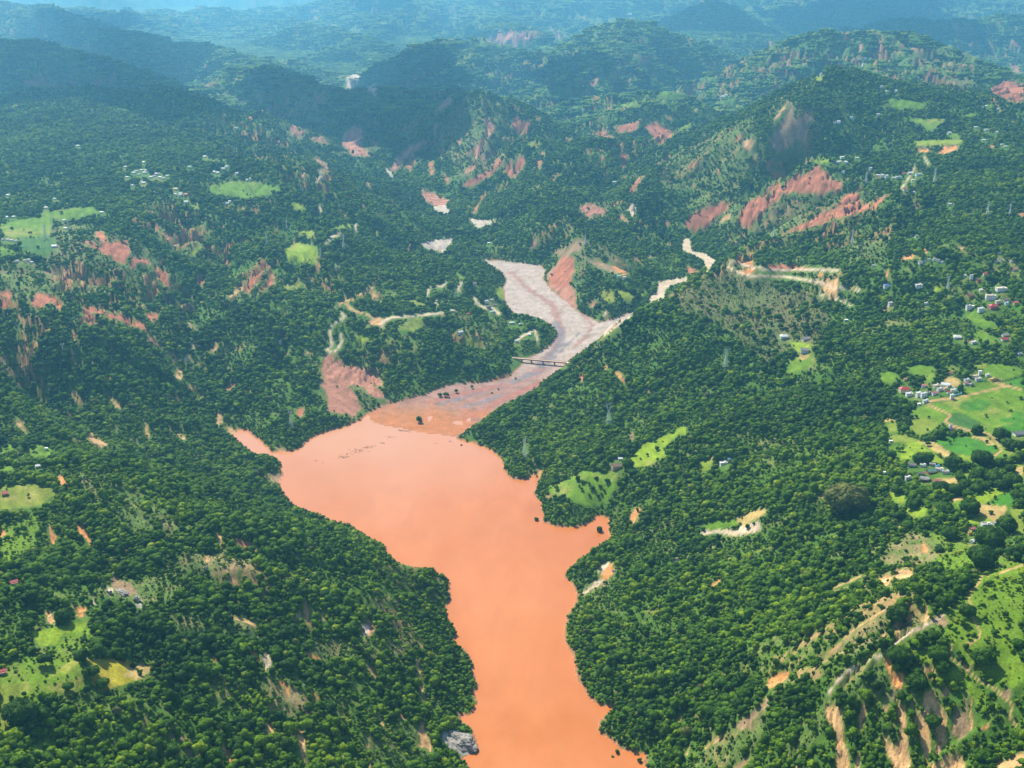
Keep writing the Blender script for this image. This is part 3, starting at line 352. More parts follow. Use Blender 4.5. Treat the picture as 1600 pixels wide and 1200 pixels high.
def look(M, u, v, out=0.):
    ui = np.floor(u).astype(int); vi = np.floor(v).astype(int); ok = (ui >= 0) & (ui < W_) & (vi >= 0) & (vi < H_)
    r = M[np.clip(vi, 0, H_ - 1), np.clip(ui, 0, W_ - 1)]
    return np.where(ok if r.ndim == 1 or r.ndim == ok.ndim else ok[..., None], r, out)
def bil(M, u, v):
    u = np.clip(u - .5, 0, W_ - 1.01); v = np.clip(v - .5, 0, H_ - 1.01); i = v.astype(int); j = u.astype(int); fv = v - i; fu = u - j
    if M.ndim == 3: fv = fv[..., None]; fu = fu[..., None]
    return (M[i, j] * (1 - fv) + M[np.minimum(i + 1, H_ - 1), j] * fv) * (1 - fu) + (M[i, np.minimum(j + 1, W_ - 1)] * (1 - fv) + M[np.minimum(i + 1, H_ - 1), np.minimum(j + 1, W_ - 1)] * fv) * fu
# ------------------------------------------------------------------ buildings of the photo (pixel of the middle, width in pixels, roof kind, roof colour, wall colour, storeys, turn, label)
HC = dict(red=(.50,.06,.045), pink=(.62,.17,.16), white=(.80,.80,.76), cream=(.72,.62,.42), grey=(.33,.32,.30), dark=(.13,.11,.10), brown=(.26,.16,.10), blue=(.16,.45,.68), green=(.16,.30,.22), pgreen=(.55,.68,.55), yellow=(.72,.50,.12), teal=(.08,.40,.42), orange=(.62,.28,.09), tan=(.60,.46,.30), slate=(.22,.23,.24), deepblue=(.10,.18,.55))
HS = '''
1413,611,17,hip,red,cream,1,.1|wide house with faded red hip roof at the west end of the field-side village
1420.6,618,11,flat,white,white,1,.1|low white flat-roofed house just below the red hip-roofed village house
1443.5,605,7,gable,pink,white,1,-.2|small pink-roofed house behind the white two-storey village houses
1435,620,8,flat,white,white,2,.2|tall white block house at the near corner of the village by the track
1443,621,9,flat,white,white,2,.1|white two-storey house beside the tall block house at the track end
1446,629,9,flat,pgreen,white,1,.2|pale green-roofed house where the village track meets the fields
1435.7,633.5,5,flat,white,white,1,0|tiny white hut below the tall block house at the village edge
1460.5,616.5,9,gable,pink,white,1,.1|pink-roofed village house beside the lane behind the big green field
1451,616.5,7,flat,grey,grey,1,0|grey flat-roofed shed between the white houses and the pink-roofed house
1463,605,10,flat,white,cream,1,.3|long white-roofed house on the forest side of the village
1477,603.5,14,gable,white,white,1,-.3|largest white-roofed hall at the top of the village
1477.5,609.5,8,flat,yellow,cream,1,.2|ochre yellow-roofed house below the large white-roofed hall
1482,615,5,gable,red,white,1,0|small bright red-roofed house in the middle of the village
1489.5,612,8,flat,cream,white,1,-.2|cream flat-roofed house beside the pale blue compound wall
1468,610.5,8,flat,grey,white,1,.2|grey flat-roofed house with white walls in the thick of the village
1487.3,623,6,flat,white,white,2,0|white two-storey house alone on the lane below the compound wall
1510.7,596,9,flat,slate,white,1,.2|slate-grey house in the upper hamlet above the farm lane
1524,590,10,flat,cream,cream,1,-.2|cream house in the upper hamlet beside the trees
1531,585,5,flat,white,white,2,0|slim white two-storey house at the back of the upper hamlet
1528.5,594.5,10,flat,grey,white,1,.1|grey-roofed house at the front of the upper hamlet
1509,601,6,gable,pink,white,1,0|little pink-roofed house at the lower edge of the upper hamlet
1517.5,602.5,6,flat,white,grey,1,.2|little white-roofed house at the lower edge of the upper hamlet
1485,585,5,gable,red,cream,1,0|tiny red-roofed house in the clearing above the village
1543,588,6,flat,white,white,1,0|small white house between the upper hamlet and the lane fork
1550.5,594.5,9,flat,cream,yellow,1,.3|cream-roofed yellow house beside the lane fork
1557.5,594,6,gable,brown,orange,1,-.3|small brown-roofed house next to the cream house at the lane fork
1414.4,594.5,5,gable,orange,cream,1,0|tiny orange-roofed hut alone among the trees above the village
1391.7,691.5,5,flat,white,white,1,0|tiny white hut at the forest edge of the lower fields
1592,680,17,gable,slate,white,1,.1|wide slate-grey roofed house on the far side of the winding field track
1425.4,729,12,gable,dark,blue,1,-.5|dark-roofed house with bright blue walls at the west end of the farmstead
1442,729.5,9,flat,pgreen,white,1,-.4|pale green flat-roofed house in the farmstead row
1456.5,727.5,9,gable,grey,tan,1,-.3|grey gabled house at the back of the farmstead row
1464.5,731.5,6,flat,blue,blue,1,-.3|small bright blue hut at the back of the farmstead
1454.3,738.5,15,gable,green,pink,1,.25|long green gabled house with pink front in the middle of the farmstead
1468,736,12,flat,tan,white,1,-.4|beige flat-roofed house on the east side of the farmstead
1477.5,740,11,flat,grey,white,1,-.4|grey-roofed white house at the east end of the farmstead
1439,742.5,9,gable,dark,grey,1,-.3|dark brown roofed shed in front of the green gabled house
1444.8,750.5,14,gable,grey,brown,1,-.35|big grey sheet-roofed barn at the front of the farmstead
1418.5,749,9,flat,white,white,1,.1|white house standing apart at the west front of the farmstead
1464,755,12,gable,pink,brown,1,-.1|low faded red-roofed shed half hidden by trees below the farmstead
1382.7,740.5,5,flat,white,white,1,0|tiny white hut hidden in the forest west of the farmstead
1519,829,9,gable,pink,cream,1,.3|pink-roofed house with orange yard on the lower right clearing
1541,822,16,flat,grey,white,1,.05|long grey-roofed house above the dark trees of the lower clearing
1554.5,819.5,6,gable,white,white,1,.2|small white gabled shrine at the end of the long grey-roofed house
1520,849,8,gable,white,white,1,.6|white sheet-roofed hut under the trees of the lower clearing
1515.5,836,6,flat,orange,yellow,1,.2|small orange hut below the pink-roofed house
1527.5,836.5,6,flat,teal,grey,1,0|small teal-roofed shed beside the dark trees
60,731,8,gable,white,cream,1,.3|white-roofed hut on the meadow ridge left of the lake
8,773,10,gable,red,orange,1,.4|red-roofed orange-walled house in the meadow at the frame edge
22,913,12,gable,red,white,1,.6|long red-roofed house among trees on the lower left slope
4,1052,12,gable,red,cream,1,.5|bright red gabled house cut by the edge beside the lower left field
73,703,4,flat,white,white,1,0|tiny white hut beside the small bright green terrace
963,731,15,gable,brown,tan,1,.15|long brown farmhouse on the terraced meadow by the lake
969,719,7,gable,white,white,1,.1|small white-roofed hut just behind the long brown farmhouse
1130.5,727,12,flat,white,white,1,.2|white flat-roofed house alone in the forest right of the lake meadow
1139.5,720,5,flat,deepblue,white,1,0|tiny blue-roofed shed beside the lone white forest house
1225,528,13,hip,white,pgreen,1,.1|white hip-roofed house at the west side of the small forest clearing
1258.7,532,12,gable,grey,cream,1,.3|grey-roofed cream house at the top of the small forest clearing
1257,550,13,gable,slate,white,1,-.2|slate-roofed white house in the middle of the small forest clearing
1496,528.5,12,hip,white,white,1,-.1|white hip-roofed house alone above the upper right meadow
1385,449,9,hip,deepblue,white,1,.1|blue-roofed white house above the winding road
1435.5,448.5,11,flat,white,white,1,.1|white flat-roofed house standing alone right of the blue-roofed house
1322,502,5,flat,white,grey,1,0|tiny white hut in the forest below the road loops
1391,479,7,flat,tan,white,2,.2|narrow tan house by the short track in the forest
1447,476,6,flat,white,white,1,0|small white house among dense trees below the lone white house
1521.5,537,9,flat,white,white,1,.2|white house beside the red-roofed hut on the upper meadow
1517,535.5,4,gable,red,white,1,0|tiny red-roofed hut on the upper meadow edge
1569.5,532,11,gable,red,white,1,.1|red-roofed white house right of the upper meadow
1570.5,525,10,gable,grey,white,1,.1|grey-roofed house right behind the red-roofed one by the upper meadow
1593,555,7,flat,white,white,1,.1|white house at the frame edge above the large field
1539,430,6,gable,red,cream,1,0|small red-roofed house on the hilltop clearing
1507,433.5,5,flat,white,white,1,0|small white hut at the left of the hilltop clearing
1517.5,435,5,flat,white,white,2,0|small white two-storey house under the hilltop clearing
1529,439,7,gable,brown,pink,1,.3|brown-roofed house just below the hilltop clearing
1564,453,17,flat,cream,white,1,.05|long pale yellow school building in the upper right hamlet
1532.5,455,5,flat,white,white,1,0|tiny white hut left of the long pale yellow building
1516,464,10,gable,brown,orange,1,.3|brown-roofed house with orange gable on the hamlet slope
1547.6,467.5,16,flat,tan,white,2,-.2|big beige two-storey house above the bright red roof
1559.6,474,9,flat,white,cream,1,.15|white flat-roofed house between the beige house and the red roof
1571.6,470.5,8,gable,brown,grey,1,0|brown-roofed house right of the big beige house
1573,476,6,flat,blue,white,1,0|pale blue-roofed shed on the meadow edge of the hamlet
1586.6,475,8,gable,pink,yellow,1,.2|pink-roofed yellow house at the right end of the hamlet
1551.7,481,14,hip,red,pink,1,.2|bright red hip-roofed house in the middle of the hamlet
1532.6,487,10,flat,white,white,2,.1|white-roofed two-storey house on the meadow below the red roof
1513,483.5,8,flat,slate,white,2,.1|white two-storey house with dark windows left of the meadow
1519.5,480.5,5,flat,white,white,1,0|small white annexe behind the dark-windowed house
1585,423,6,gable,pink,cream,1,0|small pink-roofed house at the upper frame edge
967,433.5,5,flat,blue,white,1,0|small blue-roofed house above the bright lime terraces
975.5,435.5,5,gable,cream,white,1,0|small cream house beside the blue-roofed one above the lime terraces
760,473,7,flat,white,white,1,.2|white house at the bend of the valley road
768,471,6,flat,cream,white,1,0|cream house behind the bend of the valley road
763,481,8,flat,slate,grey,1,.2|dark slate-roofed building inside the bend of the valley road
773,478,7,gable,brown,tan,1,.2|brown-roofed house between the valley road bend and the gravel bed
770,489,9,flat,pgreen,white,1,.1|pale green-roofed house in front of the valley road bend
707,487,6,gable,cream,white,1,0|little cream-roofed house left of the valley road bend
732,492,4,gable,red,pink,1,0|tiny red hut left of the valley road
719,521,9,gable,white,white,1,.6|white house on the green spur above the delta
800,506,8,flat,white,white,1,0|long white-roofed house near the gravel bed bank
813,508.5,6,flat,white,grey,1,0|small white house right of the long one by the gravel bed
807,535,6,flat,teal,white,1,.1|teal-roofed house beside the bridge approach road
827,524,5,flat,white,white,1,0|tiny white hut above the bridge approach road
742,447,6,gable,brown,cream,2,0|tall cream house above the valley road
437,536,6,flat,yellow,white,1,0|small yellow-roofed house in the dense left forest
764,381.5,5,flat,white,white,1,0|small white house between the upper gravel patches
274,387,6,gable,orange,cream,1,.3|orange-roofed house above the red scars on the left slope
85,386,8,gable,white,white,1,.2|white gabled house alone on the lower left plateau field
1435,274.5,9,flat,blue,white,1,.1|blue-roofed white house by the pale track on the far right slope
1310,254.5,9,flat,white,white,1,0|long white house at the end of the lime terrace on the far right slope
1414,298,6,gable,red,white,1,0|red-roofed house below the far right hamlet
1411,273,5,gable,red,cream,1,0|small red-roofed house beside the pale track on the far right slope
291,306,6,gable,red,pink,1,0|bright red-roofed house below the far left village
275,297,6,gable,yellow,cream,1,0|bright yellow-roofed house below the far left village
'''
HFAR = [  # small distant houses that nothing tells apart: group, look, roof, then pixels
 ('white houses of the far left hillside village','tiny white house in the village on the far left hillside','white','225,254 221,266 226,270 244,272 250,277 261,275 236,277 209,270 196,261 224,286 207,290 199,277'),
 ('grey houses of the far left hillside village','tiny grey-roofed house in the village on the far left hillside','grey','228,267 241,275 255,279 248,272 217,273 221,284 213,268'),
 ('white houses along the far left plateau','tiny white house among trees beyond the far left plateau','white','335,269 354,261 349,264 370,272 369,201 296,261 320,245 122,228 392,280 340,271 386,282 282,303'),
 ('white houses round the left plateau fields','small white house at the edge of the left plateau fields','white','12,340 21,339 159,332 100,345 102,357 86,311 72,325 12,305 359,316 355,319 274,304 282,305 291,316'),
 ('grey houses beside the left plateau','small grey-roofed house in the farm row beside the left plateau','grey','5,375 12,375 18,376 25,377 45,407 38,408 27,409 50,411'),
 ('white houses on the far right mountain','tiny white house on the wooded far right mountain','white','1352,92 1360,92 1350,102 1283,117 1377,136 1386,143 1399,143 1372,179 1330,184 1310,191 1304,192 1344,93'),
 ('white houses of the far right slope','tiny white house scattered on the far right slope','white','1541,167 1525,199 1541,203 1557,207 1537,219 1565,226 1559,172 1484,320 1427,301 1483,208 1535,168 1571,229'),
 ('white houses of the hamlet by the pale track','small white house of the hamlet by the pale track','white','1322,254 1339,247 1316,246 1360,264 1317,269 1401,278 1385,276 1372,274 1426,282 1378,275 1406,277 1396,279 1421,271'),
 ('grey houses of the wooded right ridge','small grey-white house among trees of the wooded right ridge','grey','1445,409 1460,406 1472,410 1586,420 1561,396 1580,409 1564,407 1365,416 1420,370 1432,370 1451,406 1466,407 1438,411 1556,409'),
 ('white specks of houses in the hazy middle distance','tiny white house in the hazy middle distance','white','885,81 1095,144 1131,151 1057,139 906,160 957,26 717,135 739,134 1128,152 1134,150 1095,36 1195,38 984,23 912,172 960,285'),
]
HOUSES = []
for l in HS.strip().split('\n'):
    a, lab_ = l.split('|'); a = a.split(','); HOUSES.append((float(a[0]), float(a[1]), float(a[2]), a[3], a[4], a[5], int(a[6]), float(a[7]), lab_, None))
for g_, lab_, rc_, p_ in HFAR:
    for k_, (u_, v_) in enumerate(cr(0, 0, 1, p_)): HOUSES.append((u_, v_ + .8, 4.2 + 1.5 * ((k_ * 37) % 5) / 4, 'flat' if k_ % 3 else 'gable', rc_, 'white', 1, ((k_ * 53) % 10) / 10 - .5, lab_, g_))
HOUSE_CLEAR = np.zeros((H_, W_), np.float32)
for h_ in HOUSES:
    u_, v_, w_ = h_[:3]; HOUSE_CLEAR[max(0, int(v_ - w_ * .45 - 1)):int(v_ + w_ * .38 + 2), max(0, int(u_ - w_ * .62)):int(u_ + w_ * .62 + 1)] = 1
for u_, v0_, v1_ in ((1133, 548, 580), (950, 640, 668), (820, 690, 718), (455, 645, 674)): HOUSE_CLEAR[v0_:v1_ - 12, u_ - 2:u_ + 3] = 1
HOUSE_CLEAR[552:576, 800:886] = 1
# scrub: thin, low cover with grass and earth showing
SCRUBP = [(b1,'380,540 650,620 1000,770 1100,830 1250,890 1200,950 900,930 700,870 560,760'),(b8,'200,1000 330,800 440,600 560,540 720,490 800,560 850,760 700,900 600,800 450,780 330,1000 150,1200 60,1100'),(b8,'320,540 540,310 760,180 780,260 700,440 560,500 420,520'),(b8,'780,260 1000,200 1120,260 1050,340 860,420 760,440'),(a5,'250,230 820,250 960,400 1090,560 1050,620 700,500 300,520'),(a5,'0,440 500,500 700,620 500,660 200,720 0,740'),(a5,'960,240 1330,200 1300,330 1180,400 1000,330'),(t2,'1300,620 1560,600 1600,900 1500,1100 1300,1150 1100,900'),(t2,'560,760 700,800 780,950 640,1000 520,900'),(t3,'960,990 1200,850 1500,720 1600,1000 1400,1150 1100,1190 900,1190'),(t4,'0,650 150,600 300,700 280,900 150,1020 0,1050'),(a7,'230,480 420,260 620,330 760,470 720,560 480,480 420,700 300,700'),(a7,'380,60 600,70 620,160 440,200'),(a7,'1040,230 1130,110 1400,20 1600,-20 1600,260 1400,230'),(a8,'0,60 500,-10 760,0 700,120 420,220 0,320'),(a8,'480,250 760,230 740,420 560,470 440,400'),(b2,'380,0 800,0 880,100 640,220 400,160'),(b5,'600,-50 900,0 1150,60 1120,160 900,200 640,120'),(b5,'1000,230 1400,200 1600,260 1600,420 1300,400 1100,360'),(b6,'250,380 900,390 1000,440 960,560 700,560 400,520'),(b6,'0,640 300,700 330,900 100,880'),(b6,'680,1000 1100,900 1100,1200 700,1200'),(b7,'1380,950 1600,740 1600,1000 1400,1200 1100,1200 1200,1050'),(b4,'700,1080 900,900 1100,1000 1000,1200 700,1200'),(b7,'380,30 640,-40 660,40 440,150'),(t4,'880,280 1300,280 1300,560 1100,600 900,420'),(b1,'1050,1040 1350,1050 1600,1120 1600,1200 1100,1200'),(t2,'100,600 420,560 400,850 180,900'),(b2,'0,560 170,540 180,620 80,660'),(a5,'1380,640 1600,480 1600,700 1420,720')]
SCRM = np.zeros((H_, W_), np.float32)
for bs, p in SCRUBP:
    r = fill(cr(*bs, p), 8)
    if r is not None: y0, y1, x0, x1, d = r; SCRM[y0:y1, x0:x1] = np.maximum(SCRM[y0:y1, x0:x1], sstep(7, -9, d))
for bs, c, p in SOIL:
    r = fill(cr(*bs, p), 8)
    if r is not None: y0, y1, x0, x1, d = r; SCRM[y0:y1, x0:x1] = np.maximum(SCRM[y0:y1, x0:x1], .75 * sstep(6, 0, d))
PINE_PX = fill([(1040,462),(1075,448),(1140,418),(1200,438),(1275,462),(1300,500),(1290,530),(1240,545),(1200,570),(1165,545),(1150,520),(1090,500),(1060,480)])
PM = np.zeros((H_, W_), np.float32); PM[PINE_PX[0]:PINE_PX[1], PINE_PX[2]:PINE_PX[3]] = PINE_PX[4] < 0
U, V = project(GX, GY, Z)
INF = (U > 0) & (U < W_) & (V > 0) & (V < H_) & VIS
# ground colour
nz = fbm(GX / 25, GY / 25, 4, 61); nb = fbm(GX / 180, GY / 180, 3, 63); nf = perlin(GX / 6, GY / 6, 65)
base_c = np.array([.060, .135, .011]); dry_c = np.array([.17, .18, .045]); grass_c = np.array([.115, .205, .007])  # forest floor, dry ground, and the bright green of open grassy slopes
k = sstep(.1, .9, nz * .6 + nb * .5 + .25)[..., None]
GC = base_c * (1 - k) + dry_c * k
kg = (bil(GRASSM, U, V) * INF)[..., None] ; GC = GC * (1 - kg) + (grass_c * (1 - .5 * k) + dry_c * .5 * k) * kg
ks = (bil(SCRM, U, V) * INF)[..., None]; tone = sstep(1500, 3200, GY)[..., None]
scr = np.array([.10, .15, .032]) * (1 - k) + (np.array([.27, .19, .095]) * (1 - tone) + np.array([.19, .115, .06]) * tone) * k
GC = GC * (1 - ks * .85) + scr * (1 + .2 * STREAK2[..., None]).clip(.4, 1.6) * ks * .85
pk = (bil(PM, U, V) * INF)[..., None]; GC = GC * (1 - pk) + (np.array([.10, .13, .035]) * (1 - k) + np.array([.17, .13, .06]) * k) * pk
# natural bare streaks on steep ground, also where the camera does not look
zx, zy = grad(Z); SLOPE = np.sqrt(zx * zx + zy * zy)
bare = sstep(1.4, 2.15, -.35 * mid + STREAK * .35 + STREAK2 * .45 + nb * 1.1 + SLOPE * 1.1 - .1) * sstep(.25, .5, SLOPE)
tone = sstep(1500, 3200, GY)[..., None]; bc = np.array(C['tan']) * .8 * (1 - tone) + np.array(C['red']) * tone
GC = GC * (1 - .75 * bare[..., None]) + bc * .75 * bare[..., None]
ju = U + 2.2 * fbm(GX / 17, GY / 17, 2, 71); jv = V + 2.2 * fbm(GX / 17 + 50, GY / 17, 2, 73)
sm = bil(SOILM, ju, jv) * INF; sm = sstep(.22, .78, sm + .17 * STREAK2 + .08 * STREAK + .14 * nz - .05)* (bil(SOILM, ju, jv) > .05)
scol = bil(SCOL, ju, jv) * (1 + .17 * STREAK2 + .16 * nz)[..., None].clip(.5, 1.5)
GC = np.where(INF[..., None], GC * (1 - sm[..., None]) + scol * sm[..., None], GC)
Z = Z - sm * (1.5 + .5 * np.clip(STREAK2, -2, 2))
fju = U + 1.1 * fbm(GX / 12, GY / 12, 2, 75); fm = bil(FM, fju, V) * INF; fcol = bil(FCOL, U, V) / np.maximum(bil(FM, U, V), 1e-3)[..., None].clip(.5, 1)
fcol = look(FCOL, U, V) ; fcol = np.where(fcol.sum(-1, keepdims=True) > 0, fcol, np.array(C['olive']))
fh = 1 + .22 * nz + .10 * np.sin(GX * .30 + GY * .12 + 4 * nb)
dryk = sstep(.1, .8, nb + .6 * nz + .3 * nf)[..., None] * .45
fcol = fcol * fh[..., None].clip(.4, 1.6) * (1 - dryk) + np.array(C['dry']) * dryk * .9
GC = GC * (1 - fm[..., None]) + fcol * fm[..., None]
st = bil(STM, ju, jv) * INF; GC = GC * (1 - st[..., None]) + bil(STC, ju, jv) / np.maximum(bil(STM, ju, jv), .3)[..., None] * (1 + .2 * nz[..., None]) * st[..., None]
rm = bil(RM, U, V) * INF ; GC = GC * (1 - rm[..., None]) + look(RC, U, V) * rm[..., None]
# gravel bed: pale shingle, darker and redder mud in braided channels
def path_px(s): return unp(cr(*P0, s), zbed)
CH = [('mud', 9, '800,425 812,440 830,455 850,468 866,480 872,500 880,515 872,530 862,548 850,560 845,575 835,590 800,605 760,622 725,640 700,655'), ('grey', 11, '868,505 878,520 874,540 858,556 846,572'), ('grey', 12, '850,575 815,592 770,605 730,618 690,632 672,645'), ('red', 9, '845,598 815,612 790,622 760,640 735,655'), ('red', 10, '790,600 750,610 700,620 670,628'), ('mud', 6, '905,480 915,495 925,508 918,525 895,545'), ('red', 16, '680,650 715,655 745,645'), ('grey', 7, '700,640 740,632 780,618'), ('mud', 5, '895,468 880,480 872,495'), ('red', 5, '830,580 870,574'), ('grey', 5, '905,520 880,545 862,562')]
gcol = dict(mud=(.31,.17,.13), grey=(.19,.165,.17), red=(.33,.135,.095))
bedc = np.array([.39, .315, .255]) * (1 + .22 * fbm(GX / 13, GY / 13, 3, 81))[..., None] * np.ones(3)
peb = sstep(.45, .8, perlin(GX / 4, GY / 5, 88))[..., None] * .5; bedc = bedc * (1 - peb) + np.array([.16, .13, .10]) * peb
down = sstep(2700, 2350, GY)[..., None]; bedc = bedc * (1 - down) + np.array([.285, .16, .12]) * (1 + .3 * nz[..., None]) * down
bm = inb
bx = GX[bm]; by = GY[bm]; bc2 = bedc[bm]
wob = 8 * fbm(bx / 40, by / 40, 3, 83)
for nm, wd, s in CH:
    P = path_px(s); d = np.full(bx.shape, 1e9)
    for (ax, ay), (cx, cy2) in zip(P[:-1], P[1:]):
        ex, ey = cx - ax, cy2 - ay; t = np.clip(((bx - ax) * ex + (by - ay) * ey) / (ex * ex + ey * ey), 0, 1); d = np.minimum(d, np.hypot(bx - ax - t * ex, by - ay - t * ey))
    m = sstep(wd * 1.3, wd * .5, d + wob + 2.5 * perlin(bx / 9, by / 30, 85))[:, None] * .85
    bc2 = bc2 * (1 - m) + np.array(gcol[nm]) * (1 + .12 * perlin(bx / 5, by / 25, 87))[:, None] * m
shal = sstep(2360, 2230, by)[:, None] * sstep(-60, -150, bx)[:, None]
bc2 = bc2 * (1 - .85 * shal) + np.array([.33, .165, .065]) * (1 + .35 * fbm(bx / 20, by / 20, 3, 89))[:, None] * .85 * shal
wet = (sstep(2360, 2200, by + 70 * fbm(bx / 35, by / 60, 4, 86)) * sstep(-.35, .35, fbm(bx / 22, by / 45, 4, 84) + .5 * sstep(-20, -160, bx)))[:, None] * .9; bc2 = bc2 * (1 - wet) + np.array([.42, .155, .055]) * wet
GC[bm] = bc2
GC[inl & ~inb] = (.6, .2, .07)
shore = ((sd > 0) & (sd < 2.5 + 3 * np.clip(nz + .3, 0, 1)) & ~inb)[..., None]; GC = np.where(shore, np.array([.27, .145, .07]), GC)
GC = np.clip(GC, .01, .9)
# ------------------------------------------------------------------ materials
def new_mat(name):
    m = bpy.data.materials.new(name); m.use_nodes = True; t = m.node_tree; b = t.nodes['Principled BSDF']; return m, t, b
def N(t, kind, **kw):
    n = t.nodes.new(kind)
    for k, v in kw.items():
        if k in n.inputs.keys() if isinstance(k, str) else False: n.inputs[k].default_value = v
        else: setattr(n, k, v)
    return n
def mix(t, a, b, f, mode='MIX'):
    n = t.nodes.new('ShaderNodeMix'); n.data_type = 'RGBA'; n.blend_type = mode
    for sock, val in ((n.inputs[0], f), (n.inputs[6], a), (n.inputs[7], b)):
        if hasattr(val, 'is_output'): t.links.new(val, sock)
        else: sock.default_value = val if not isinstance(val, tuple) else (*val, 1)[:4]
    return n.outputs[2]
def noise(t, scale, detail=3, vec=None, rough=.55):
    n = t.nodes.new('ShaderNodeTexNoise'); n.inputs['Scale'].default_value = scale; n.inputs['Detail'].default_value = detail; n.inputs['Roughness'].default_value = rough
    if vec is not None: t.links.new(vec, n.inputs['Vector'])
    return n.outputs[0]
def ramp(t, fac, a, b, ca, cb):
    r = t.nodes.new('ShaderNodeValToRGB'); r.color_ramp.elements[0].position = a; r.color_ramp.elements[1].position = b
    r.color_ramp.elements[0].color = (*ca, 1); r.color_ramp.elements[1].color = (*cb, 1); t.links.new(fac, r.inputs[0]); return r.outputs[0]
def ground_mat():
    m, t, b = new_mat('ground'); at = t.nodes.new('ShaderNodeAttribute'); at.attribute_name = 'ground'
    geo = t.nodes.new('ShaderNodeNewGeometry'); p = geo.outputs['Position']
    n1 = noise(t, .35, 4, p); n2 = noise(t, .045, 4, p)
    c = mix(t, at.outputs[0], ramp(t, n1, .3, .7, (.62, .62, .62), (1.35, 1.35, 1.35)), .8, 'MULTIPLY')
    c = mix(t, c, ramp(t, n2, .3, .7, (.78, .8, .75), (1.2, 1.18, 1.25)), .8, 'MULTIPLY')
    t.links.new(c, b.inputs['Base Color']); b.inputs['Roughness'].default_value = .95; b.inputs['Specular IOR Level'].default_value = .15
    bp = t.nodes.new('ShaderNodeBump'); bp.inputs['Strength'].default_value = .55; bp.inputs['Distance'].default_value = 1.2; t.links.new(noise(t, .22, 5, p), bp.inputs['Height']); t.links.new(bp.outputs[0], b.inputs['Normal'])
    return m
GM = ground_mat()
# ------------------------------------------------------------------ the land, one sheet cut along fields, scars and gravel
idx = np.arange(NS * NA).reshape(NS, NA)
quads = np.stack([idx[:-1, :-1], idx[:-1, 1:], idx[1:, 1:], idx[1:, :-1]], -1).reshape(-1, 4)
cu = (U[:-1, :-1] + U[1:, 1:]) / 2; cv = (V[:-1, :-1] + V[1:, 1:]) / 2; cvis = INF[:-1, :-1] & INF[1:, 1:]
lab = np.zeros(cu.shape, int)
cy_ = GY[:-1, :-1]
lab[cy_ > 6500] = 1
s_ = look(SID, cu, cv, 0) * cvis; f_ = look(FID, cu, cv, 0) * cvis
lab = np.where(s_ > 0, 1000 + s_, lab); lab = np.where(f_ > 0, 2000 + f_, lab); lab[look(STM, cu, cv) * cvis > .5] = 4
lab[(inb[:-1, :-1])] = 3; lab[(inl & ~inb)[:-1, :-1]] = 2
ids, cnt = np.unique(lab, return_counts=True)
for i, c in zip(ids, cnt):
    if i >= 1000 and c < 25: lab[lab == i] = 0
lab = lab.ravel(); VX = np.stack([GX, GY, Z], -1).reshape(-1, 3); VC = np.concatenate([GC, np.ones(GC.shape[:2] + (1,))], -1).reshape(-1, 4)
NMS = {0: 'hills', 1: 'mountains', 2: 'lake_bed', 3: 'river_bed', 4: 'stream_bed'}
def mesh_np(name, verts, faces, mat, cols=None, smooth=True):
    me = bpy.data.meshes.new(name); k = faces.shape[1]
    me.vertices.add(len(verts)); me.vertices.foreach_set('co', verts.astype(np.float32).ravel())
    me.loops.add(faces.size); me.loops.foreach_set('vertex_index', faces.astype(np.int32).ravel())
    me.polygons.add(len(faces)); me.polygons.foreach_set('loop_start', np.arange(0, faces.size, k, dtype=np.int32))
    me.update(calc_edges=True)
    me.polygons.foreach_set('use_smooth', np.full(len(faces), smooth))
    if cols is not None:
        ca = me.color_attributes.new('ground', 'FLOAT_COLOR', 'POINT'); ca.data.foreach_set('color', cols.astype(np.float32).ravel())
    me.materials.append(mat); me.validate(); return me
for i in np.unique(lab):
    f = quads[lab == i]; un, inv = np.unique(f, return_inverse=True)
    nm = NMS.get(int(i), 'landslide_scar' if i < 2000 else 'field')
    o = bpy.data.objects.new(nm, mesh_np(nm, VX[un], inv.reshape(-1, 4), GM, VC[un])); COL.objects.link(o); o['kind'] = 'structure'
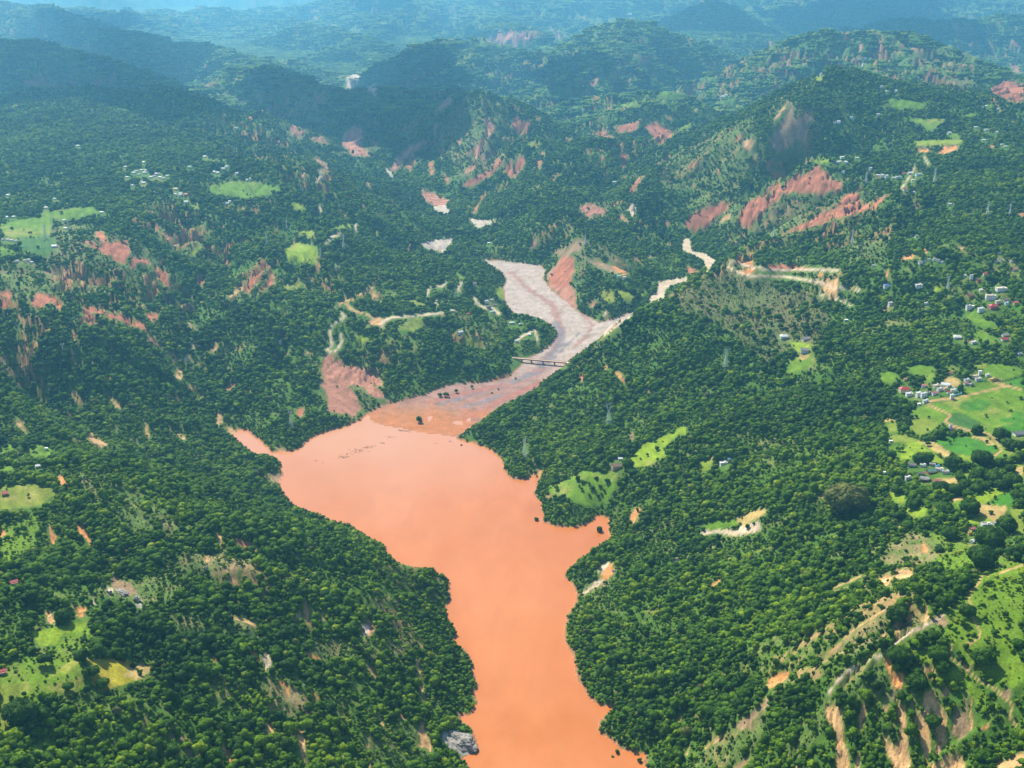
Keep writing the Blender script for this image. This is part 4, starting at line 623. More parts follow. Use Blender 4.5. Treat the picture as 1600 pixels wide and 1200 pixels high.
# ------------------------------------------------------------------ water
def water_mat():
    m, t, b = new_mat('muddy_water'); geo = t.nodes.new('ShaderNodeNewGeometry'); p = geo.outputs['Position']
    mp = t.nodes.new('ShaderNodeMapping'); mp.inputs['Scale'].default_value = (1, .45, 1); t.links.new(p, mp.inputs[0])
    ds = t.nodes.new('ShaderNodeTexNoise'); ds.inputs['Scale'].default_value = .005; t.links.new(mp.outputs[0], ds.inputs['Vector']); va = t.nodes.new('ShaderNodeVectorMath'); va.operation = 'MULTIPLY_ADD'; t.links.new(ds.outputs[1], va.inputs[0]); va.inputs[1].default_value = (260, 260, 0); t.links.new(mp.outputs[0], va.inputs[2])
    n = noise(t, .007, 6, va.outputs[0], .62); c = ramp(t, n, .32, .68, (.45, .138, .025), (.54, .190, .057))
    n2 = noise(t, .03, 5, mp.outputs[0]); c = mix(t, c, ramp(t, n2, .35, .7, (.94, .94, .94), (1.05, 1.05, 1.05)), .8, 'MULTIPLY')
    sx = t.nodes.new('ShaderNodeSeparateXYZ'); t.links.new(va.outputs[0], sx.inputs[0]); mr = t.nodes.new('ShaderNodeMapRange'); mr.inputs[1].default_value = 870 + 60; mr.inputs[2].default_value = 1120; t.links.new(sx.outputs[1], mr.inputs[0])
    c = mix(t, c, (.52, .245, .125), mr.outputs[0])
    t.links.new(c, b.inputs['Base Color']); b.inputs['Roughness'].default_value = .2; b.inputs['IOR'].default_value = 1.33
    bp = t.nodes.new('ShaderNodeBump'); bp.inputs['Strength'].default_value = .12; bp.inputs['Distance'].default_value = .3; t.links.new(noise(t, .5, 4, p), bp.inputs['Height']); t.links.new(bp.outputs[0], b.inputs['Normal'])
    return m
lk = np.array([[-420, 560, 0], [480, 560, 0], [480, 2420, 0], [-700, 2420, 0]], float)
lake = bpy.data.objects.new('lake', mesh_np('lake', lk, np.array([[0, 1, 2, 3]]), water_mat(), smooth=False)); COL.objects.link(lake); lake['kind'] = 'structure'
# ------------------------------------------------------------------ air
def box_mesh(x0, x1, y0, y1, z0, z1, name='box'):
    me = bpy.data.meshes.new(name)
    v = [(x, y, z) for z in (z0, z1) for y in (y0, y1) for x in (x0, x1)]
    me.from_pydata(v, [], [(0, 2, 3, 1), (4, 5, 7, 6), (0, 1, 5, 4), (2, 6, 7, 3), (0, 4, 6, 2), (1, 3, 7, 5)]); return me
hz = bpy.data.objects.new('haze', box_mesh(-29000, 29000, -2500, 43500, -20, 1000, 'haze')); COL.objects.link(hz); hz['kind'] = 'stuff'
hm = bpy.data.materials.new('haze_air'); hm.use_nodes = True; t = hm.node_tree; t.nodes.clear()
pv = t.nodes.new('ShaderNodeVolumePrincipled'); ou = t.nodes.new('ShaderNodeOutputMaterial'); t.links.new(pv.outputs[0], ou.inputs['Volume'])
pv.inputs['Color'].default_value = (.22, .64, 1.0, 1); pv.inputs['Density'].default_value = 0.52e-4; pv.inputs['Anisotropy'].default_value = .5
hz.data.materials.append(hm)
# ------------------------------------------------------------------ trees
def leaf_mat(name, cols, tr=.18):
    m, t, b = new_mat(name); at = t.nodes.new('ShaderNodeAttribute'); at.attribute_type = 'INSTANCER'; at.attribute_name = 'tint'
    r = t.nodes.new('ShaderNodeValToRGB'); cr_ = r.color_ramp
    for k, (p, c) in enumerate(cols):
        e = cr_.elements[k] if k < 2 else cr_.elements.new(p); e.position = p; e.color = (*c, 1)
    t.links.new(at.outputs['Fac'], r.inputs[0])
    tc = t.nodes.new('ShaderNodeTexCoord'); n = noise(t, 9, 3, tc.outputs['Object'])
    c = mix(t, r.outputs[0], ramp(t, n, .3, .7, (.6, .62, .6), (1.6, 1.5, 1.1)), .8, 'MULTIPLY')
    t.links.new(c, b.inputs['Base Color']); b.inputs['Roughness'].default_value = .7; b.inputs['Specular IOR Level'].default_value = .06
    tl = t.nodes.new('ShaderNodeBsdfTranslucent'); t.links.new(mix(t, c, (1.2, 1.5, .5), 1.0, 'MULTIPLY'), tl.inputs[0]); ms = t.nodes.new('ShaderNodeMixShader'); ms.inputs[0].default_value = tr
    t.links.new(b.outputs[0], ms.inputs[1]); t.links.new(tl.outputs[0], ms.inputs[2]); t.links.new(ms.outputs[0], t.nodes['Material Output'].inputs[0]); return m
LEAF = leaf_mat('foliage', [(0, (.024, .066, .008)), (1, (.085, .085, .045)), (.3, (.052, .125, .007)), (.6, (.110, .205, .008)), (.85, (.20, .29, .012)), (.93, (.20, .27, .02))])
PINE = leaf_mat('young_pine_foliage', [(0, (.075, .13, .020)), (1, (.16, .17, .045))])
BM_, bt, bb = new_mat('bark'); bb.inputs['Base Color'].default_value = (.13, .09, .06, 1); bb.inputs['Roughness'].default_value = .9
def ico(sub):
    import bmesh
    bm = bmesh.new(); bmesh.ops.create_icosphere(bm, subdivisions=sub, radius=1); v = np.array([x.co[:] for x in bm.verts]); f = np.array([[q.index for q in p.verts] for p in bm.faces]); bm.free(); return v, f
ICO1, ICO2 = ico(1), ico(2)
def crown_geo(seed, nb, leaves, hi=False, h0=.32, flat=.72):
    """unit crown: about 1 wide, reaching z = 1; lobes plus loose leaf clumps"""
    r = np.random.RandomState(seed); V_, F_ = [], []; o = 0; cents = []
    for k in range(nb):
        th = r.rand() * 6.283; q = math.sqrt(r.rand()) * .33 if k else 0; rr = r.uniform(.17, .30) if k else .33
        c = np.array([math.cos(th) * q, math.sin(th) * q, r.uniform(h0 + .1, .92 - rr * .8) - q * .45]); cents.append((c, rr))
        v, f = ICO2 if hi or k == 0 else ICO1
        nn = perlin(v[:, 0] * 2.3 + k * 7, v[:, 1] * 2.3 + v[:, 2] * 1.9, seed) + .6 * perlin(v[:, 0] * 5 + k, v[:, 1] * 5 - v[:, 2] * 4, seed + 1)
        vv = v * (1 + .35 * nn[:, None]) * rr * np.array([1, 1, flat * r.uniform(.85, 1.2)]) + c
        V_.append(vv); F_.append(f + o); o += len(v)
    # leaf clumps as small bent triangles outside the lobes
    ls = []
    for k in range(leaves):
        c, rr = cents[r.randint(len(cents))]; d = r.normal(size=3); d[2] = abs(d[2]) * 1.1 - .25; d /= np.linalg.norm(d)
        p = c + d * rr * r.uniform(.85, 1.18) * np.array([1, 1, flat]); s = r.uniform(.03, .075)
        a = np.cross(d, r.normal(size=3)); a /= np.linalg.norm(a) + 1e-6; b2 = np.cross(d, a) * .8 + d * r.uniform(-.5, .5)
        ls += [p + a * s, p - a * s * .6 + b2 * s, p - a * s * .5 - b2 * s]
    ls = np.array(ls); V_.append(ls); F_.append(np.arange(len(ls)).reshape(-1, 3) + o)
    return np.concatenate(V_), np.concatenate(F_), cents
def trunk_geo(seed, cents, n=6, fat=.035):
    r = np.random.RandomState(seed); V_, F_ = [], []
    def tube(p, q, r0, r1):
        o = sum(len(x) for x in V_); d = q - p; d = d / np.linalg.norm(d); a = np.cross(d, [0, 1, .3]); a /= np.linalg.norm(a); b2 = np.cross(d, a)
        ring = lambda c, rr: [c + (a * math.cos(6.283 * k / n) + b2 * math.sin(6.283 * k / n)) * rr for k in range(n)]
        V_.append(np.array(ring(p, r0) + ring(q, r1)))
        for k in range(n):
            k2 = (k + 1) % n; F_.append([o + k, o + k2, o + n + k2]); F_.append([o + k, o + n + k2, o + n + k])
    top = np.array([.02, .01, .45]); tube(np.array([0, 0, -.12]), top, fat, fat * .55)
    for c, rr in cents[:4]: tube(top * .8, c, fat * .5, fat * .18)
    return np.concatenate(V_), np.array(F_)
def conifer_geo(seed):
    r = np.random.RandomState(seed); V_, F_ = [], []; o = 0
    for k in range(7):
        z = .18 + k * .115; rr = .30 * (1 - k / 8) * r.uniform(.8, 1.15); n = 9
        ring = [[math.cos(6.283 * j / n + k) * rr * r.uniform(.6, 1.15), math.sin(6.283 * j / n + k) * rr * r.uniform(.6, 1.15), z - r.uniform(.0, .06)] for j in range(n)]
        V_ += ring + [[0, 0, z + .2]]; F_ += [[o + j, o + (j + 1) % n, o + n] for j in range(n)]; o += n + 1
    return np.array(V_), np.array(F_)
HERO = []
for k in range(3):
    v, f, cents = crown_geo(300 + k, 30, 2600, False, flat=.8); tv, tf = trunk_geo(30 + k, cents); HERO.append((mesh_np('crown', v, f, LEAF), mesh_np('trunk', tv, tf, BM_)))
PROTO = bpy.data.collections.new('tree_kinds'); NP = 8
CROWN_ME, TRUNK_ME = [], []
for k in range(NP):
    hi = k < 6
    v, f, cents = crown_geo(100 + k, 8 if hi else 5, 330 if hi else 160, False, flat=(.72 if k % 3 else .95))
    if k in (4, 5): v[:, :2] *= .72
    if k in (6, 7): v[:, 2] *= .72
    CROWN_ME.append(mesh_np('crown', v, f, LEAF)); tv, tf = trunk_geo(k, cents); TRUNK_ME.append(mesh_np('trunk', tv, tf, BM_))
    me = mesh_np('broadleaf_tree_%d' % k, np.concatenate([v, tv]), np.concatenate([f, tf + len(v)]), LEAF); me.materials.append(BM_)
    me.polygons.foreach_set('material_index', np.array([0] * len(f) + [1] * len(tf), dtype=np.int32))
    PROTO.objects.link(bpy.data.objects.new('kind_%02d' % k, me))
for k in range(2):
    v, f = conifer_geo(k); PROTO.objects.link(bpy.data.objects.new('kind_%02d' % (NP + k), mesh_np('conifer', v, f, PINE)))
for k in range(3):      # a patch of canopy for the far hills: many crowns in one
    r = np.random.RandomState(50 + k); V_, F_ = [], []; o = 0
    for j in range(16):
        v, f = ICO1; s = r.uniform(.10, .2); c = np.array([r.uniform(-.5, .5), r.uniform(-.5, .5), r.uniform(.02, .12)])
        vv = v * s * (1 + .35 * r.normal(size=(len(v), 1)).clip(-1, 1)) * np.array([1, 1, .95]) + c; V_.append(vv); F_.append(f + o); o += len(v)
    PROTO.objects.link(bpy.data.objects.new('kind_%02d' % (NP + 2 + k), mesh_np('canopy', np.concatenate(V_), np.concatenate(F_), LEAF)))
VISF = (TAN <= prev + .012).astype(np.float32)
def scatter(y0, y1, sp, seed):
    r = np.random.RandomState(seed); xs = np.arange(A0 * y1, A1 * y1, sp); ys = np.arange(y0, y1, sp * .87)
    X, Y = np.meshgrid(xs, ys); X = X + (np.arange(len(ys)) % 2)[:, None] * sp * .5
    X = (X + r.uniform(-.48, .48, X.shape) * sp).ravel(); Y = (Y + r.uniform(-.48, .48, Y.shape) * sp).ravel()
    k = (np.abs(X / Y) < .60) & (Y > y0) & (Y < y1); X, Y = X[k], Y[k]
    k = samp(VISF, X, Y) > .3; X, Y = X[k], Y[k]; return X, Y, samp(Z, X, Y), r
STEEP = SLOPE
def place(y0, y1, sp, seed, size, kinds, dens=1.0, bush=False):
    X, Y, zz, r = scatter(y0, y1, sp, seed); n = len(X)
    patch = fbm(X / 130, Y / 130, 3, 91); fine = fbm(X / 28, Y / 28, 2, 92); tone = fbm(X / 260, Y / 260, 3, 93)
    s = size * np.exp(.36 * r.normal(size=n)) * (1 + .25 * patch); s = s * (1 - .42 * sstep(-.05, .45, fbm(X / 90 + 40, Y / 90, 3, 97))); s = np.clip(s, size * .35, size * 1.9)
    u0, v0 = project(X, Y, zz); _, v1 = project(X, Y, zz + s * .9); um, _ = project(X + s * .45, Y, zz); ul = 2 * u0 - um
    sc2 = look(SCRM, u0, v0); g = look(GRASSM, u0, v0); br = samp(bare, X, Y)
    s = s * (1 - .38 * sc2 * (r.rand(n) < .8)); keep = r.rand(n) < dens * (1 - (.15 if bush else .5) * sc2) * (1 - (.45 if bush else .86) * g) * (1 - .75 * br) * (1 - .6 * sstep(.1, .6, -patch - .35 * fine))
    cl = np.maximum.reduce([look(CLEAR, u0, v0), look(CLEAR, u0, v1), look(CLEAR, u0, (v0 + v1) / 2), look(CLEAR, ul, (v0 + v1) / 2) * .9, look(CLEAR, um, (v0 + v1) / 2) * .9])
    lakeclear = np.maximum.reduce([look(LM, u0, v1), look(LM, u0, (v0 + v1) / 2), look(LM, ul, v1)])
    inf = (u0 > 0) & (u0 < W_) & (v0 > 0) & (v0 < H_)
    hc = np.maximum.reduce([look(HOUSE_CLEAR, u0, v0), look(HOUSE_CLEAR, u0, (v0 + v1) / 2), look(HOUSE_CLEAR, ul, (v0 + v1) / 2), look(HOUSE_CLEAR, um, (v0 + v1) / 2), look(HOUSE_CLEAR, u0, v1)])
    keep &= r.rand(n) > cl; keep &= hc < .5; keep &= lakeclear < .5
    sdn = samp(sd, X, Y); keep &= (sdn > 2.5) & (zz > .3)
    s = np.where(sdn < 25, np.minimum(s, size * .85), s); s = np.where((g > .5) & (r.rand(n) < .6), s * .5, s)
    X, Y, zz, s, g, patch, fine, tone = (q[keep] for q in (X, Y, zz, s, g, patch, fine, tone)); n = len(X)
    u0, v0 = project(X, Y, zz); pine = (look(PM, u0 + 9 * fbm(X / 40, Y / 40, 2, 95), v0 + 5 * fbm(X / 40, Y / 40, 2, 96)) > .5) & (r.rand(n) < .8)
    kind = r.choice(kinds, n); kind = np.where(pine, NP + r.randint(0, 2, n), kind)
    tint = np.clip(.36 + .30 * tone + .24 * fine + .2 * r.normal(size=n) + .12 * g, 0, .86); dead = r.rand(n) < .012; tint = np.where(dead, r.uniform(.93, 1, n), tint)
    s = np.where(pine, np.minimum(s, 9) * .62, s)
    return dict(x=X, y=Y, z=zz - .04 * s, s=s, k=kind, t=tint, rz=r.uniform(0, 6.283, n), sz=np.where(pine, .8, 1) * r.uniform(.8, 1.3, n))
def cat(L): return {k: np.concatenate([d[k] for d in L]) for k in L[0]}
def points_obj(name, D, label, group=None):
    n = len(D['x']); me = bpy.data.meshes.new(name); me.vertices.add(n); me.vertices.foreach_set('co', np.stack([D['x'], D['y'], D['z']], 1).astype(np.float32).ravel())
    for nm, arr, ty in (('s', D['s'], 'FLOAT'), ('sz', D['sz'], 'FLOAT'), ('rz', D['rz'], 'FLOAT'), ('tint', D['t'], 'FLOAT'), ('k', D['k'], 'INT')):
        a = me.attributes.new(nm, ty, 'POINT'); a.data.foreach_set('value', arr.astype(np.float32 if ty == 'FLOAT' else np.int32))
    o = bpy.data.objects.new(name, me); COL.objects.link(o); g = bpy.data.node_groups.new(name, 'GeometryNodeTree')
    g.interface.new_socket('Geometry', in_out='INPUT', socket_type='NodeSocketGeometry'); g.interface.new_socket('Geometry', in_out='OUTPUT', socket_type='NodeSocketGeometry')
    gi = g.nodes.new('NodeGroupInput'); go = g.nodes.new('NodeGroupOutput'); ip = g.nodes.new('GeometryNodeInstanceOnPoints'); ci = g.nodes.new('GeometryNodeCollectionInfo')
    ci.inputs['Collection'].default_value = PROTO; ci.inputs['Separate Children'].default_value = True; ci.inputs['Reset Children'].default_value = True
    def na(nm, ty='FLOAT'): q = g.nodes.new('GeometryNodeInputNamedAttribute'); q.data_type = ty; q.inputs[0].default_value = nm; return q.outputs['Attribute']
    L = g.links.new; L(gi.outputs[0], ip.inputs['Points']); L(ci.outputs[0], ip.inputs['Instance']); ip.inputs['Pick Instance'].default_value = True; L(na('k', 'INT'), ip.inputs['Instance Index'])
    cx = g.nodes.new('ShaderNodeCombineXYZ'); L(na('rz'), cx.inputs[2]); L(cx.outputs[0], ip.inputs['Rotation'])
    c2 = g.nodes.new('ShaderNodeCombineXYZ'); mu = g.nodes.new('ShaderNodeMath'); mu.operation = 'MULTIPLY'; sa = na('s'); L(sa, mu.inputs[0]); L(na('sz'), mu.inputs[1]); L(sa, c2.inputs[0]); L(sa, c2.inputs[1]); L(mu.outputs[0], c2.inputs[2]); L(c2.outputs[0], ip.inputs['Scale'])
    L(ip.outputs[0], go.inputs[0]); md = o.modifiers.new('instances', 'NODES'); md.node_group = g
    tag(o, label, None, group, 'stuff'); return o
NEARK = np.array([0, 1, 2, 3, 4, 5, 6, 7]); MIDK = np.array([0, 1, 2, 3, 6, 7])
T1 = place(700, 2350, 5.7, 1, 8.4, NEARK, .9)
B1 = place(700, 2100, 4.4, 2, 4.0, np.array([6, 7, 2]), .8, True); B1['t'] = np.minimum(B1['t'] + .18, .88)
T2 = place(2350, 5600, 7.0, 3, 8.8, MIDK, .94)
T3 = place(5600, 13000, 26, 4, 38, np.array([NP + 2, NP + 3, NP + 4]), .95); T3['sz'] *= .8
T4 = place(13000, 19000, 50, 5, 70, np.array([NP + 2, NP + 3, NP + 4]), .95); T4['sz'] *= .5; T3 = {k: np.concatenate([T3[k], T4[k]]) for k in T3}
near = cat([T1, B1])
print('TREES', {k: len(d['x']) for k, d in dict(T1=T1, B1=B1, T2=T2, T3=T3).items()})
# the trees that show largest are things of their own; all the rest of the wood is one mass
pu, pv_ = project(near['x'], near['y'], near['z'] + near['s'] * .5)
inframe = (pu > 4) & (pu < W_ - 4) & (pv_ > 4) & (pv_ < H_ - 6) & (samp((TAN <= prev + .0008).astype(np.float32), near['x'], near['y']) > .9)
size = near['s'] / np.hypot(near['y'], CAM_H - near['z']) * inframe
big = np.argsort(-size)[:230]
mask = np.ones(len(size), bool); mask[big] = False
points_obj('forest', {k: v[mask] for k, v in near.items()}, 'dense green broadleaf forest on the slopes round the lake')
points_obj('hillside_forest', T2, 'blue-green forest on the middle hills')
points_obj('distant_forest', T3, 'hazy forest on the far mountains')
def make_tree(x, y, s, kind, tint, rz, sz, label, group=None, z=None, cat='tree', name='broadleaf_tree', hero=False):
    e = bpy.data.objects.new(name, None); e.location = (x, y, ground(x, y) - .04 * s if z is None else z); e.rotation_euler = (0, 0, rz); e.scale = (s, s, s * sz); e.empty_display_size = .1; COL.objects.link(e)
    for nm, me in (('crown', HERO[kind % 3][0] if hero else CROWN_ME[kind]), ('trunk', HERO[kind % 3][1] if hero else TRUNK_ME[kind])):
        c = bpy.data.objects.new(nm, me); c.parent = e; c['tint'] = float(tint); COL.objects.link(c)
    tag(e, label, cat, group); return e
for i in big:
    u, v = pu[i], pv_[i]; t = near['t'][i]
    tone_ = 'pale grey-brown' if t > .9 else 'bright yellow-green' if t > .55 else 'mid green' if t > .32 else 'dark green'
    hi_ = v < 1080
    if u < 760:
        side = 'left of the lake'
        zn = ('below the corner meadows' if u < 190 else 'under the yellow meadow' if u < 330 else 'between tan slips' if u < 470 else 'above the long tan gully' if u < 610 else 'near the grey shore rock') if not hi_ else ('beside the corner meadows' if u < 190 else 'right of the yellow meadow' if u < 400 else 'high on the near spur' if u < 600 else 'on the shore point')
    else:
        side = 'right of the lake'
        zn = ('along the lower right shore' if u < 1090 else 'below the ridge path' if u < 1230 else 'among the tan gullies' if u < 1430 else 'below the end of the trail') if not hi_ else ('on the shore slope' if u < 1150 else 'above the ridge path' if u < 1350 else 'beside the winding trail')
    where = 'broadleaf tree ' + zn + ', ' + side; g = 'trees ' + zn + ', forest ' + side
    sz_ = 'large ' if near['s'][i] > 14 else ''
    make_tree(near['x'][i], near['y'][i], near['s'][i], int(near['k'][i]) % NP, t, near['rz'][i], near['sz'][i], sz_ + tone_ + ' ' + where, sz_ + tone_ + ' ' + g, near['z'][i])
# ------------------------------------------------------------------ the clouds overhead that throw the dark patches on the far hills
CL = [('0,72 60,70 110,84 200,112 300,142 230,146 100,144 0,150', 230), ('400,112 450,118 520,142 620,172 690,192 665,205 600,190 560,185 500,175 455,160', 190), ('590,118 660,105 700,130 690,165 640,178 600,160', 230), ('1265,22 1330,8 1425,20 1400,40 1330,48 1280,44', 560), ('1060,30 1110,6 1160,30 1130,38 1080,38', 430), ('850,110 900,95 925,98 900,118 870,125', 150), ('100,30 180,40 290,85 260,90 200,70 120,55', 300)]
def cloud_mesh():
    r = np.random.RandomState(5); V_, F_ = [], []; o = 0
    for s, rad in CL:
        P = np.array(cr(0, 0, 1, s)); n = 0; tries = 0; lim = 120
        while n < lim and tries < 3000:
            tries += 1; u = r.uniform(P[:, 0].min(), P[:, 0].max()); v = r.uniform(P[:, 1].min(), P[:, 1].max())
            if sdf(P, np.array([u]), np.array([v]))[0] > 0: continue
            h = hit(u, v)
            if h is None: continue
            n += 1; k = (1300 + r.uniform(0, 120) - h.z) / SUN_DIR.z; c = np.array(h + SUN_DIR * k)
            vv, f = ICO2; q = rad * r.uniform(.6, 1.15); nn = perlin(vv[:, 0] * 1.7 + n, vv[:, 1] * 1.7 + vv[:, 2], 3) + .5 * perlin(vv[:, 0] * 4 + n, vv[:, 1] * 4 + vv[:, 2] * 3, 4)
            V_.append(vv * (1 + .3 * nn[:, None]) * q * np.array([1, 1, .5]) + c); F_.append(f + o); o += len(vv)
    return np.concatenate(V_), np.concatenate(F_)
cm_, ct, cb = new_mat('cloud_white'); cb.inputs['Base Color'].default_value = (.9, .9, .9, 1); cb.inputs['Roughness'].default_value = 1
v, f = cloud_mesh(); o = bpy.data.objects.new('clouds', mesh_np('clouds', v, f, cm_)); COL.objects.link(o); tag(o, None, None, None, 'stuff')
# ------------------------------------------------------------------ building helpers
class MB:
    def __init__(s): s.v = []; s.f = []
    def box(s, x0, x1, y0, y1, z0, z1):
        o = len(s.v); s.v += [(x, y, z) for z in (z0, z1) for y in (y0, y1) for x in (x0, x1)]
        s.f += [tuple(o + i for i in q) for q in ((0, 2, 3, 1), (4, 5, 7, 6), (0, 1, 5, 4), (2, 6, 7, 3), (0, 4, 6, 2), (1, 3, 7, 5))]; return s
    def bar(s, p, q, r0, r1=None, n=4):
        r1 = r0 if r1 is None else r1; p = Vector(p); q = Vector(q); d = (q - p).normalized(); a = d.orthogonal().normalized(); b2 = d.cross(a); o = len(s.v)
        for c, rr in ((p, r0), (q, r1)):
            for k in range(n): t = 2 * math.pi * (k + .5) / n; s.v.append(tuple(c + (a * math.cos(t) + b2 * math.sin(t)) * rr))
        s.f += [(o + k, o + (k + 1) % n, o + n + (k + 1) % n, o + n + k) for k in range(n)] + [tuple(range(o + n - 1, o - 1, -1)), tuple(range(o + n, o + 2 * n))]; return s
    def poly(s, vs, fs): o = len(s.v); s.v += [tuple(q) for q in vs]; s.f += [tuple(o + i for i in q) for q in fs]; return s
    def build(s, name, mat, parent=None, smooth=False):
        me = bpy.data.meshes.new(name); me.from_pydata(s.v, [], s.f); me.materials.append(mat)
        if smooth: me.polygons.foreach_set('use_smooth', [True] * len(me.polygons))
        me.update(); o = bpy.data.objects.new(name, me); COL.objects.link(o)
        if parent: o.parent = parent
        return o
def empty(name, loc, rz=0): e = bpy.data.objects.new(name, None); e.location = loc; e.rotation_euler = (0, 0, rz); e.empty_display_size = 1; COL.objects.link(e); return e
PM_ = {}
def paintmat(c, rough=.75, wear=.22):
    key = (tuple(round(q, 3) for q in c), rough)
    if key not in PM_:
        m, t, b = new_mat('paint_%d' % len(PM_)); geo = t.nodes.new('ShaderNodeNewGeometry'); n = noise(t, .55, 4, geo.outputs['Position'])
        t.links.new(mix(t, (*c, 1), ramp(t, n, .3, .7, (1 - wear * 1.6,) * 3, (1.08, 1.06, 1.03)), .9, 'MULTIPLY'), b.inputs['Base Color']); b.inputs['Roughness'].default_value = rough; PM_[key] = m
    return PM_[key]
GLASS = paintmat((.03, .035, .045), .3)
def house(u, v, wpx, kind, rc, wc, st, rz, label, group):
    p = hit(u, v)
    if p is None: return
    dist = math.hypot(p.y, CAM_H - p.z); w = wpx * dist / FPX * .92; d = w * (.62 if wpx > 8 else .8); d = min(d, 11 + w * .2); hgt = 3.1 * st + (.2 if st > 1 else 0)
    if dist > 4200: hgt = max(hgt, w * .4)
    e = empty('temple' if kind == 'temple' else ('barn' if 'barn' in label or 'shed' in label else 'house'), p, rz); z0 = -2.5; W2, D2 = w / 2, d / 2
    zg = max(ground(p.x + a_ * W2, p.y + b_ * D2) for a_ in (-.8, .8) for b_ in (-.8, .8)) - p.z; zb = max(0, min(2.5, zg)); e.location.z += zb * .8
    MB().box(-W2, W2, -D2, D2, z0 - zb, hgt).build('wall', paintmat(HC[wc]), e)
    rm_ = paintmat(HC[rc], .6, .3); ov = .5; near_ = wpx >= 6 and dist < 3600
    if kind == 'flat':
        MB().box(-W2 - ov, W2 + ov, -D2 - ov, D2 + ov, hgt + .003, hgt + .3).build('roof', rm_, e)
        if near_:
            q = MB(); t_ = .25; q.box(-W2, W2, -D2, -D2 + t_, hgt + .3, hgt + 1.1); q.box(-W2, W2, D2 - t_, D2, hgt + .3, hgt + 1.1); q.box(-W2, -W2 + t_, -D2 + t_, D2 - t_, hgt + .3, hgt + 1.1); q.box(W2 - t_, W2, -D2 + t_, D2 - t_, hgt + .3, hgt + 1.1); q.build('parapet', paintmat(HC[wc]), e)
            MB().box(W2 * .2, W2 * .2 + min(3, w * .3), -1.2, 1.4, hgt + .303, hgt + 2.3).build('stair_head', paintmat(HC[wc]), e)
    else:
        rh = d * .32; a, b2 = W2 + ov, D2 + ov; i_ = 0 if kind == 'gable' else min(b2, a * .6); t_ = .18
        vs = [(-a, -b2, hgt), (a, -b2, hgt), (a, b2, hgt), (-a, b2, hgt), (-a + i_, 0, hgt + rh), (a - i_, 0, hgt + rh)]; vs += [(x, y, z + t_) for x, y, z in vs]
        MB().poly(vs, [(6, 7, 11, 10), (8, 9, 10, 11), (7, 8, 11), (9, 6, 10), (0, 4, 5, 1), (2, 5, 4, 3), (1, 5, 2), (3, 4, 0), (0, 1, 7, 6), (1, 2, 8, 7), (2, 3, 9, 8), (3, 0, 6, 9)]).build('roof', rm_, e)
        if near_: MB().bar((-a + i_, 0, hgt + rh + t_), (a - i_, 0, hgt + rh + t_), .16).build('ridge_cap', paintmat(tuple(q * .8 for q in HC[rc])), e)
    if near_:
        nw = max(2, int(w / 3.2)); wm = None
        for s_ in range(st):
            for k in range(nw):
                x = -W2 + w * (k + .5) / nw; z = 1.0 + 3.1 * s_
                if s_ == 0 and k == nw // 2: MB().box(x - .55, x + .55, -D2 - .06, -D2 + .1, 0, 2.1).build('door', paintmat((.22, .12, .07)), e); continue
                MB().box(x - .6, x + .6, -D2 - .05, -D2 + .1, z, z + 1.2).build('window', GLASS, e)
        if st == 1 and wpx >= 10 and kind != 'flat': # verandah
            MB().box(-W2 * .9, W2 * .9, -D2 - 2.1, -D2 - .08, hgt - .55, hgt - .4).build('verandah_roof', rm_, e)
            for k in range(4): x = -W2 * .86 + k * W2 * .573; MB().box(x - .1, x + .1, -D2 - 2.0, -D2 - 1.8, z0, hgt - .553).build('post', paintmat(HC[wc]), e)
    tag(e, label, 'barn' if e.name.startswith('barn') else 'house', group)
for h_ in HOUSES: house(*h_)
# temple
p = hit(1484.6, 672); dist = math.hypot(p.y, CAM_H - p.z); e = empty('temple', p, .2); wt, rd = paintmat(HC['white']), paintmat(HC['red'])
MB().box(-5.5, 5.5, -4, 4, -2, .9).build('plinth', rd, e); MB().box(-2.4, 2.4, -2.4, 2.4, .9, 4.2).build('sanctum_wall', wt, e)
vs, fs = [], []; n = 12
for j in range(9):
    t_ = j / 8; rr = 2.6 * (1 - t_ ** 1.7 * .86) + .1
    for k in range(n): a = 6.2832 * k / n; q = rr * (1 + (.10 if k % 3 == 0 else 0)); vs.append((math.cos(a) * q, math.sin(a) * q, 4.2 + t_ * 6.6))
for j in range(8):
    for k in range(n): fs.append((j * n + k, j * n + (k + 1) % n, (j + 1) * n + (k + 1) % n, (j + 1) * n + k))
fs.append(tuple(range(8 * n, 9 * n))); MB().poly(vs, fs).build('spire', wt, e); MB().bar((0, 0, 10.8), (0, 0, 12.6), .22, .05, 6).build('finial', paintmat(HC['yellow']), e)
MB().box(3.0, 6.5, -2, 2.4, .9, 3.0).build('side_hall', wt, e); MB().box(2.8, 6.8, -2.3, 2.7, 3.0, 3.4).build('side_roof', rd, e)
tag(e, 'small white temple with tapering spire and red plinth among the fields', 'temple')
# pale blue compound wall of the village
P = [hit(*q) for q in ((1487, 606), (1495, 610), (1503, 616), (1490, 619))]; e = empty('compound_wall', P[0])
for a, b2 in zip(P[:-1], P[1:]):
    q = MB(); d = (b2 - a).normalized(); s_ = Vector((-d.y, d.x, 0)) * .25; vs = [c + o_ + Vector((0, 0, z)) - P[0] for z in (-1.5, 2.6) for c, o_ in ((a, s_), (b2, s_), (b2, -s_), (a, -s_))]
    q.poly(vs, [(0, 1, 2, 3), (7, 6, 5, 4), (0, 4, 5, 1), (1, 5, 6, 2), (2, 6, 7, 3), (3, 7, 4, 0)]).build('wall_panel', paintmat((.35, .66, .70)), e)
tag(e, 'pale blue compound wall at the field corner of the village', 'wall')
